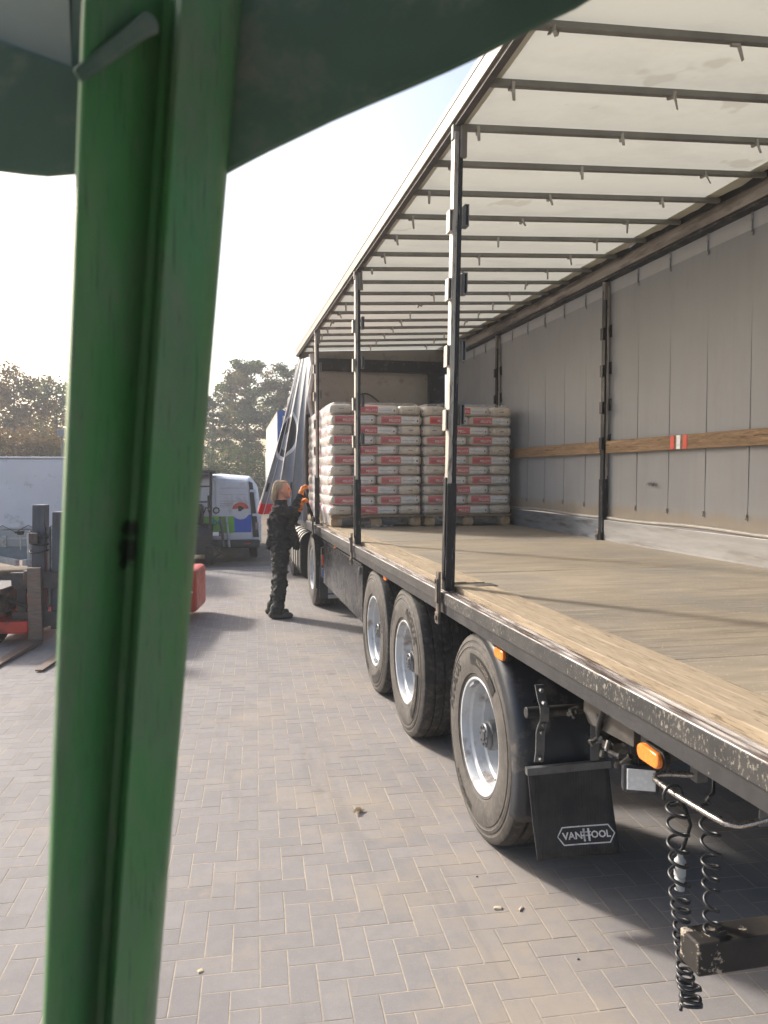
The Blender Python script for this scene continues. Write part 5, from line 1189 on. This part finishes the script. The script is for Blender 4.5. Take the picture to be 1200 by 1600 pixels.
# ================================================================== FAR TRUCK with pale box and blue corner
ft = thing('box_lorry', 'parked lorry with cream box body and blue framed rear corner', 'lorry', (3.24, 26.0, 0), R(-1.5))
def F(mb, name, mm, par=None, **k): return mb.build(name, mm, par or ft, local=True, **k)
F(MB().box(-1.25,1.25,0.06,11.0,1.15,3.98), 'box_body', mat('cream_box', (0.60,0.585,0.54), 0.5, 0, 0.05, 1)); BLUE = mat('blue_frame', (0.02,0.09,0.33), 0.4)
F(MB().box(-1.27,-1.10,0.0,0.12,1.10,4.01), 'corner_frame', BLUE); F(MB().box(1.10,1.27,0.0,0.12,1.10,4.01), 'corner_frame', BLUE); F(MB().box(-1.10,1.10,0.0,0.12,3.84,4.01), 'top_frame', BLUE); F(MB().box(-1.09,1.09,0.02,0.059,1.15,3.83), 'rear_door', mat('pale_door', (0.62,0.63,0.64), 0.45))
F(MB().box(-1.26,-1.2505,0.13,11.0,3.9,4.0), 'roof_trim', mat('trim_beige', (0.4,0.36,0.3), 0.5)); F(MB().box(-1.2,1.2,-0.05,0.1,0.55,0.72), 'under_run_bar', STEEL); F(MB().box(-1.25,-0.8,-0.08,-0.051,0.72,0.90), 'lamp_cluster', WHITE); F(MB().box(-1.0,1.0,0.15,10.8,0.80,1.14), 'chassis', CHASSIS); F(MB().box(-1.24,1.24,11.1,13.0,0.6,3.0), 'cab', mat('cab_white', (0.6,0.6,0.6), 0.35), bevel=0.1)
for y in (1.6, 2.95, 12.0):
    for x in (-1.08, 1.08): F(MB().lathe([(0.0,-0.13),(0.3,-0.14),(0.5,-0.14),(0.52,-0.1),(0.52,0.1),(0.5,0.14),(0.0,0.13)], (x,y,0.52), 'x', 28), 'wheel', RUBBER, smooth=40)

# ================================================================== TREES, HEDGE, BANK
def leaf_mat(name, a, b, c):
    t = NT(name); g_ = t.n('ShaderNodeNewGeometry'); r_ = g_.outputs['Random Per Island']
    cc = t.mix(r_, a, b); big = t.noise(0.55, 3, 0.5, g_.outputs['Position'])
    cc = t.mix(t.ramp(big, 0.48, 0.66, 0, 0.85), cc, c); t.fin(cc, 0.7, 0, 0.2)
    tl = t.n('ShaderNodeBsdfTranslucent'); t.l(cc, tl.inputs[0]); mx = t.n('ShaderNodeMixShader'); mx.inputs[0].default_value = 0.5
    t.l(t.p.outputs[0], mx.inputs[1]); t.l(tl.outputs[0], mx.inputs[2]); t.l(mx.outputs[0], t.out.inputs[0]); return t.m
OAK = leaf_mat('autumn_oak', (0.050,0.078,0.022), (0.095,0.118,0.036), (0.20,0.105,0.034))
GRN = leaf_mat('dull_green_leaf', (0.045,0.07,0.025), (0.085,0.11,0.04), (0.10,0.085,0.04))
BRN = leaf_mat('brown_leaf', (0.10,0.065,0.03), (0.16,0.10,0.045), (0.085,0.085,0.03))
WEEDM = leaf_mat('weed_green', (0.07,0.10,0.03), (0.13,0.15,0.045), (0.17,0.12,0.05))
BARK = mat('bark', (0.075,0.06,0.048), 0.9, 0, 0.3, 6, (1,1,0.3), bump=0.5, bscale=12)
def leaves(C, size, rng, aspect=0.55):
    """C: n x 3 centres -> one mesh of small bent leaf quads"""
    n = len(C); s = size*rng.uniform(0.6, 1.25, (n,1))
    d1 = rng.normal(size=(n,3)); d1[:,2] *= 0.6; d1 /= np.linalg.norm(d1, axis=1, keepdims=True)
    d2 = np.cross(d1, rng.normal(size=(n,3))); d2 /= np.linalg.norm(d2, axis=1, keepdims=True)
    a, b = d1*s*0.5, d2*s*0.5*aspect
    V = np.stack([C - a, C + b*1.0 - a*0.1, C + a, C - b*1.0 - a*0.1], 1).reshape(-1, 3)
    F_ = np.arange(4*n).reshape(-1, 4)
    me = bpy.data.meshes.new('crown'); me.vertices.add(4*n); me.vertices.foreach_set('co', V.astype(np.float32).ravel())
    me.loops.add(4*n); me.loops.foreach_set('vertex_index', F_.ravel().astype(np.int32))
    me.polygons.add(n); me.polygons.foreach_set('loop_start', np.arange(0, 4*n, 4, dtype=np.int32)); me.polygons.foreach_set('loop_total', np.full(n, 4, dtype=np.int32))
    me.update(calc_edges=True); return me
def tree(label, loc, H, W, seed, m, low=0.25, nl=9000, ls=0.26, top=0.75, name='tree', group='trees behind the yard', nb=34):
    rng = np.random.default_rng(seed); rr = random.Random(seed)
    root = thing(name, label, 'tree', loc, rr.uniform(0, 6), group)
    m_ = MB(); tr_ = [(0.12*math.sin(2.1*q)*q, 0.12*math.cos(1.7*q)*q, H*0.93*q) for q in [k/8 for k in range(9)]]
    m_.tube(tr_, [max(0.02, 0.022*H*(1 - 0.92*k/8)) for k in range(9)], 8)
    cents = []
    for k in range(nb):
        t = low + (0.97 - low)*((k + rr.random())/nb)
        # crown outline: widest in the lower middle, uneven
        prof = math.sin(math.pi*min(1, max(0.02, ((t - low)/(1.04 - low))**top)))**0.75
        L = W*0.5*prof*rr.uniform(0.65, 1.12) + 0.12
        a = k*2.399 + rr.uniform(-.5, .5); z0 = H*t*0.92; rise = rr.uniform(0.05, 0.5)*L
        p0 = Vector((0.12*math.sin(2.1*t)*t, 0.12*math.cos(1.7*t)*t, z0)); p2 = p0 + Vector((L*math.cos(a), L*math.sin(a), rise)); p1 = p0.lerp(p2, 0.5) + Vector((0, 0, 0.08*L))
        m_.tube([p0, p1, p2], [0.0065*H*(1-t) + 0.014, 0.004*H*(1-t) + 0.010, 0.006], 5)
        for q in range(3 + int(3*prof)):
            f = rr.uniform(0.3, 1.05); c = p0.lerp(p2, f) + Vector((rr.gauss(0, .15)*L, rr.gauss(0, .15)*L, rr.gauss(0.05, .12)*L)); cents.append((c, (0.14 + 0.16*rr.random())*W*0.5))
    m_.build('trunk', BARK, root, local=True, smooth=50)
    per = max(20, nl // len(cents)); C = []
    for c, r_ in cents:
        k = int(per*rr.uniform(0.5, 1.5)); d = rng.normal(size=(k,3)); d /= np.linalg.norm(d, axis=1, keepdims=True)
        d *= (rng.uniform(0, 1, (k,1))**0.45)*r_*np.array([1.25,1.25,0.7]); C.append(np.array(c)[None] + d)
    me = leaves(np.concatenate(C), ls, rng); me.materials.append(m); inst('crown', me, root)
    return root
def place(u, d): p = at_d(u, 740, d); return (p.x, p.y, 0)
def ht(v, d): return CAM_H + (740 - v)*d/FPX
tree('tall oak with browning crown rising beside the gathered curtain', place(388, 56), ht(549, 56), 4.9, 11, OAK, 0.22, 15000, 0.24, 0.8, 'oak_tree')
tree('oak partly hidden by the trailer roof corner', place(452, 58), ht(556, 58), 4.6, 12, OAK, 0.2, 10000, 0.26, 0.8, 'oak_tree')
tree('thin green tree between the green post and the tall oak', place(334, 52), ht(600, 52), 2.7, 13, GRN, 0.15, 6000, 0.22, 0.7, 'tree')
tree('brown autumn tree with loose upper twigs over the covered trailer', place(22, 40), ht(566, 40), 5.2, 14, BRN, 0.12, 9000, 0.2, 0.6, 'tree')
tree('dull green tree with open crown beside the grey box lamp', place(88, 46), ht(580, 46), 5.0, 15, OAK, 0.12, 9000, 0.22, 0.6, 'tree')
tree('leafy tree standing left of the covered trailer', place(-70, 44), ht(600, 44), 5.6, 16, GRN, 0.1, 6000, 0.24, 0.6, 'tree')
tree('green tree standing behind the green cab post', place(200, 50), ht(600, 50), 5.5, 17, GRN, 0.12, 6000, 0.24, 0.6, 'tree')
def bush(label, x0, x1, y0, y1, h, seed, m, n, ls, name='bush', cat='bush', zb=0.0, group=None):
    rng = np.random.default_rng(seed); rr = random.Random(seed); cx, cy = (x0+x1)/2, (y0+y1)/2
    root = thing(name, label, cat, (cx, cy, zb), 0, group); C = []; nb = 40; st = MB()
    for k in range(nb):
        bx, by = rr.uniform(x0, x1)-cx, rr.uniform(y0, y1)-cy; hh = h*rr.uniform(0.55, 1.0)*(0.75 + 0.3*math.sin(k*1.7)**2)
        st.tube([(bx*0.9, by*0.9, 0), (bx, by, hh*0.8)], [0.02, 0.006], 4)
        q = int(n/nb); z = rng.uniform(0.02, 1, (q,1))**0.8*hh; s_ = 0.30*(x1-x0)/6 + 0.22
        C.append(np.concatenate([bx + rng.normal(0, s_, (q,1)), by + rng.normal(0, 0.3, (q,1)), z], 1))
    st.build('stem', BARK, root, local=True)
    me = leaves(np.concatenate(C), ls, rng); me.materials.append(m); inst('crown', me, root); return root
p = at_d(360, 740, 40); bush('dense green hedge behind the white van', p.x - 3.2, p.x + 3.0, p.y - 0.7, p.y + 0.7, ht(688, 40), 21, GRN, 14000, 0.17, 'hedge', 'hedge')
p = at_d(20, 740, 30); bush('brown thicket on the bank above the covered trailer', p.x - 4.0, p.x + 1.4, p.y - 0.8, p.y + 0.8, 2.6, 22, BRN, 9000, 0.15, 'thicket', 'bush', 1.7)
p = at_d(75, 740, 31); bush('rust-coloured shrub beside the grey box lamp on the bank', p.x - 0.8, p.x + 2.6, p.y - 0.7, p.y + 0.7, 1.9, 23, BRN, 4000, 0.14, 'shrub', 'bush', 1.7)
# earth bank with weeds behind the covered trailer
def bank(a, b):
    x = -34 + a*32; y = 22.5 + b*14; z = 1.75*(1/(1 + math.exp(-(y - 25)*1.6))) + 0.12*math.sin(2.1*x) + 0.08*math.sin(5*y)
    k = 1/(1 + math.exp((x + 4.0)*2)); return (x, y, z*k - 0.05)
bk = MB().grid(bank, 40, 24).build('bank', mat('bank_earth', (0.10,0.085,0.05), 0.9, 0, 0.3, 2), None, smooth=60); tag(bk, 'weedy earth bank rising behind the covered trailer', 'bank', kind='structure')
rng = np.random.default_rng(31); n = 9000
ax_, by_ = rng.uniform(0.1, 0.97, n), rng.uniform(0.05, 0.6, n)
C = np.array([bank(a, b) for a, b in zip(ax_, by_)]); C[:, 2] += rng.uniform(0, 1, n)**1.3*(0.25 + 0.6*np.abs(np.sin(C[:, 0]*1.3)))
me = leaves(C, 0.26, rng, 0.25); me.materials.append(WEEDM); wd = inst('weeds', me); tag(wd, 'yellow-green weeds and tall grass covering the earth bank', 'weeds', kind='stuff')
# floodlight box and fence
fl_ = at_d(95, 676, 27); lp = thing('box_lamp', 'grey box lamp on a thin pole above the covered trailer', 'lamp', (fl_.x, fl_.y, 0))
MB().box(fl_.x - 0.11, fl_.x + 0.13, fl_.y - 0.06, fl_.y + 0.1, fl_.z - 0.13, fl_.z + 0.13).build('lamp_head', mat('lamp_grey', (0.20,0.22,0.25), 0.4), lp, bevel=0.02); MB().cyl((fl_.x + 0.02, fl_.y + 0.02, 0), (fl_.x + 0.02, fl_.y + 0.02, fl_.z - 0.13), 0.035).build('pole', STEEL, lp, smooth=40)
fn = thing('wire_fence', 'thin wire fence strung in front of the hedge', 'fence', (1.0, 34.0, 0))
for k in range(9): MB().cyl((-5 + 1.5*k, 34.0, 0), (-5 + 1.5*k, 34.0, 1.75), 0.03, n=8).build('fence_post', STEEL, fn)
for z in (0.4, 0.85, 1.3, 1.72): MB().cyl((-5, 34.0, z), (7, 34.0, z), 0.008, n=5).build('fence_wire', STEEL, fn)

# ================================================================== LITTER ON THE PAVING
DRY = mat('dry_leaf', (0.52,0.42,0.26), 0.75, 0, 0.25, 40, rnd=0.2); CHIP = mat('wood_chip', (0.52,0.43,0.31), 0.8, 0, 0.15, 30)
lp0 = on_z(555, 1269, 0); lf = thing('dry_leaf_clump', 'small clump of curled dry leaves on the open paving', 'leaf', (lp0.x, lp0.y, 0)); rr = random.Random(5)
for k in range(7):
    a = rr.uniform(0, 6.28); c = Vector((rr.gauss(0, .022), rr.gauss(0, .016), 0.004 + rr.uniform(0, .008))); s_ = rr.uniform(0.014, 0.026); ca, sa = math.cos(a), math.sin(a)
    P = lambda x, y, z: (c.x + (x*ca - y*sa)*s_, c.y + (x*sa + y*ca)*s_, c.z + z*s_)
    MB().add([P(-1,0,0.1), P(-.2,-.5,.55), P(.2,-.45,.5), P(1,0,.2), P(.2,.5,.5), P(-.3,.45,.6), P(0,0,0)], [(0,1,6),(1,2,6),(2,3,6),(3,4,6),(4,5,6),(5,0,6)]).build('leaf', DRY, lf, local=True, smooth=80)
def chip(u, v, L_, W_, rz, label, H_=0.008, m=CHIP):
    p = on_z(u, v, 0); o = MB().hexa([(-L_,-W_,0.001),(L_*0.9,-W_*0.8,0.001),(L_,W_,0.001),(-L_*0.95,W_*1.1,0.001),(-L_*0.9,-W_*0.7,H_),(L_*0.8,-W_*0.6,H_*0.7),(L_*0.9,W_*0.8,H_),(-L_*0.9,W_*0.8,H_*0.8)]).build('wood_chip', m); o.location = p; o.rotation_euler = (0, 0, rz); tag(o, label, 'wood chip', 'wood chips on the paving')
chip(778, 1420, 0.018, 0.012, -0.3, 'blocky pale wood chip lying beside a slender splinter'); chip(814, 1421, 0.020, 0.006, 0.7, 'slender pale splinter of wood lying beside a blocky chip')
chip(313, 1518, 0.011, 0.010, 0.4, 'tiny brown wood crumb near the foot of the green post', 0.006, DRY)
for i, (u, v) in enumerate(((405, 998), (745, 1370), (903, 1499))):
    p = on_z(u, v, 0); s_ = 0.005
    o = MB().ell((0, 0, s_*0.4), (s_*1.3, s_, s_*0.6), 7, 5).build('pebble', STEEL, None, smooth=80); o.location = p; tag(o, ('dark pebble on the paving before the person', 'dark pebble on the paving beside the rear tyre', 'dark pebble on the paving between the mud flap and wood chips')[i], 'pebble', 'loose pebbles on the paving')

# ================================================================== HAZE over the whole yard
hz = MB().box(-104, 104, -99, 109, -1.1, 12.5).build('haze', BLACK); tag(hz, 'thin pale haze hanging in the air over the yard', 'haze', kind='stuff')
hm = bpy.data.materials.new('haze_air'); hm.use_nodes = True; hm.node_tree.nodes.clear()
ho = hm.node_tree.nodes.new('ShaderNodeOutputMaterial'); hv = hm.node_tree.nodes.new('ShaderNodeVolumePrincipled')
hv.inputs['Color'].default_value = (0.90, 0.93, 0.98, 1); hv.inputs['Density'].default_value = 0.0021; hv.inputs['Anisotropy'].default_value = 0.35
hm.node_tree.links.new(hv.outputs[0], ho.inputs['Volume']); hz.data.materials.clear(); hz.data.materials.append(hm)
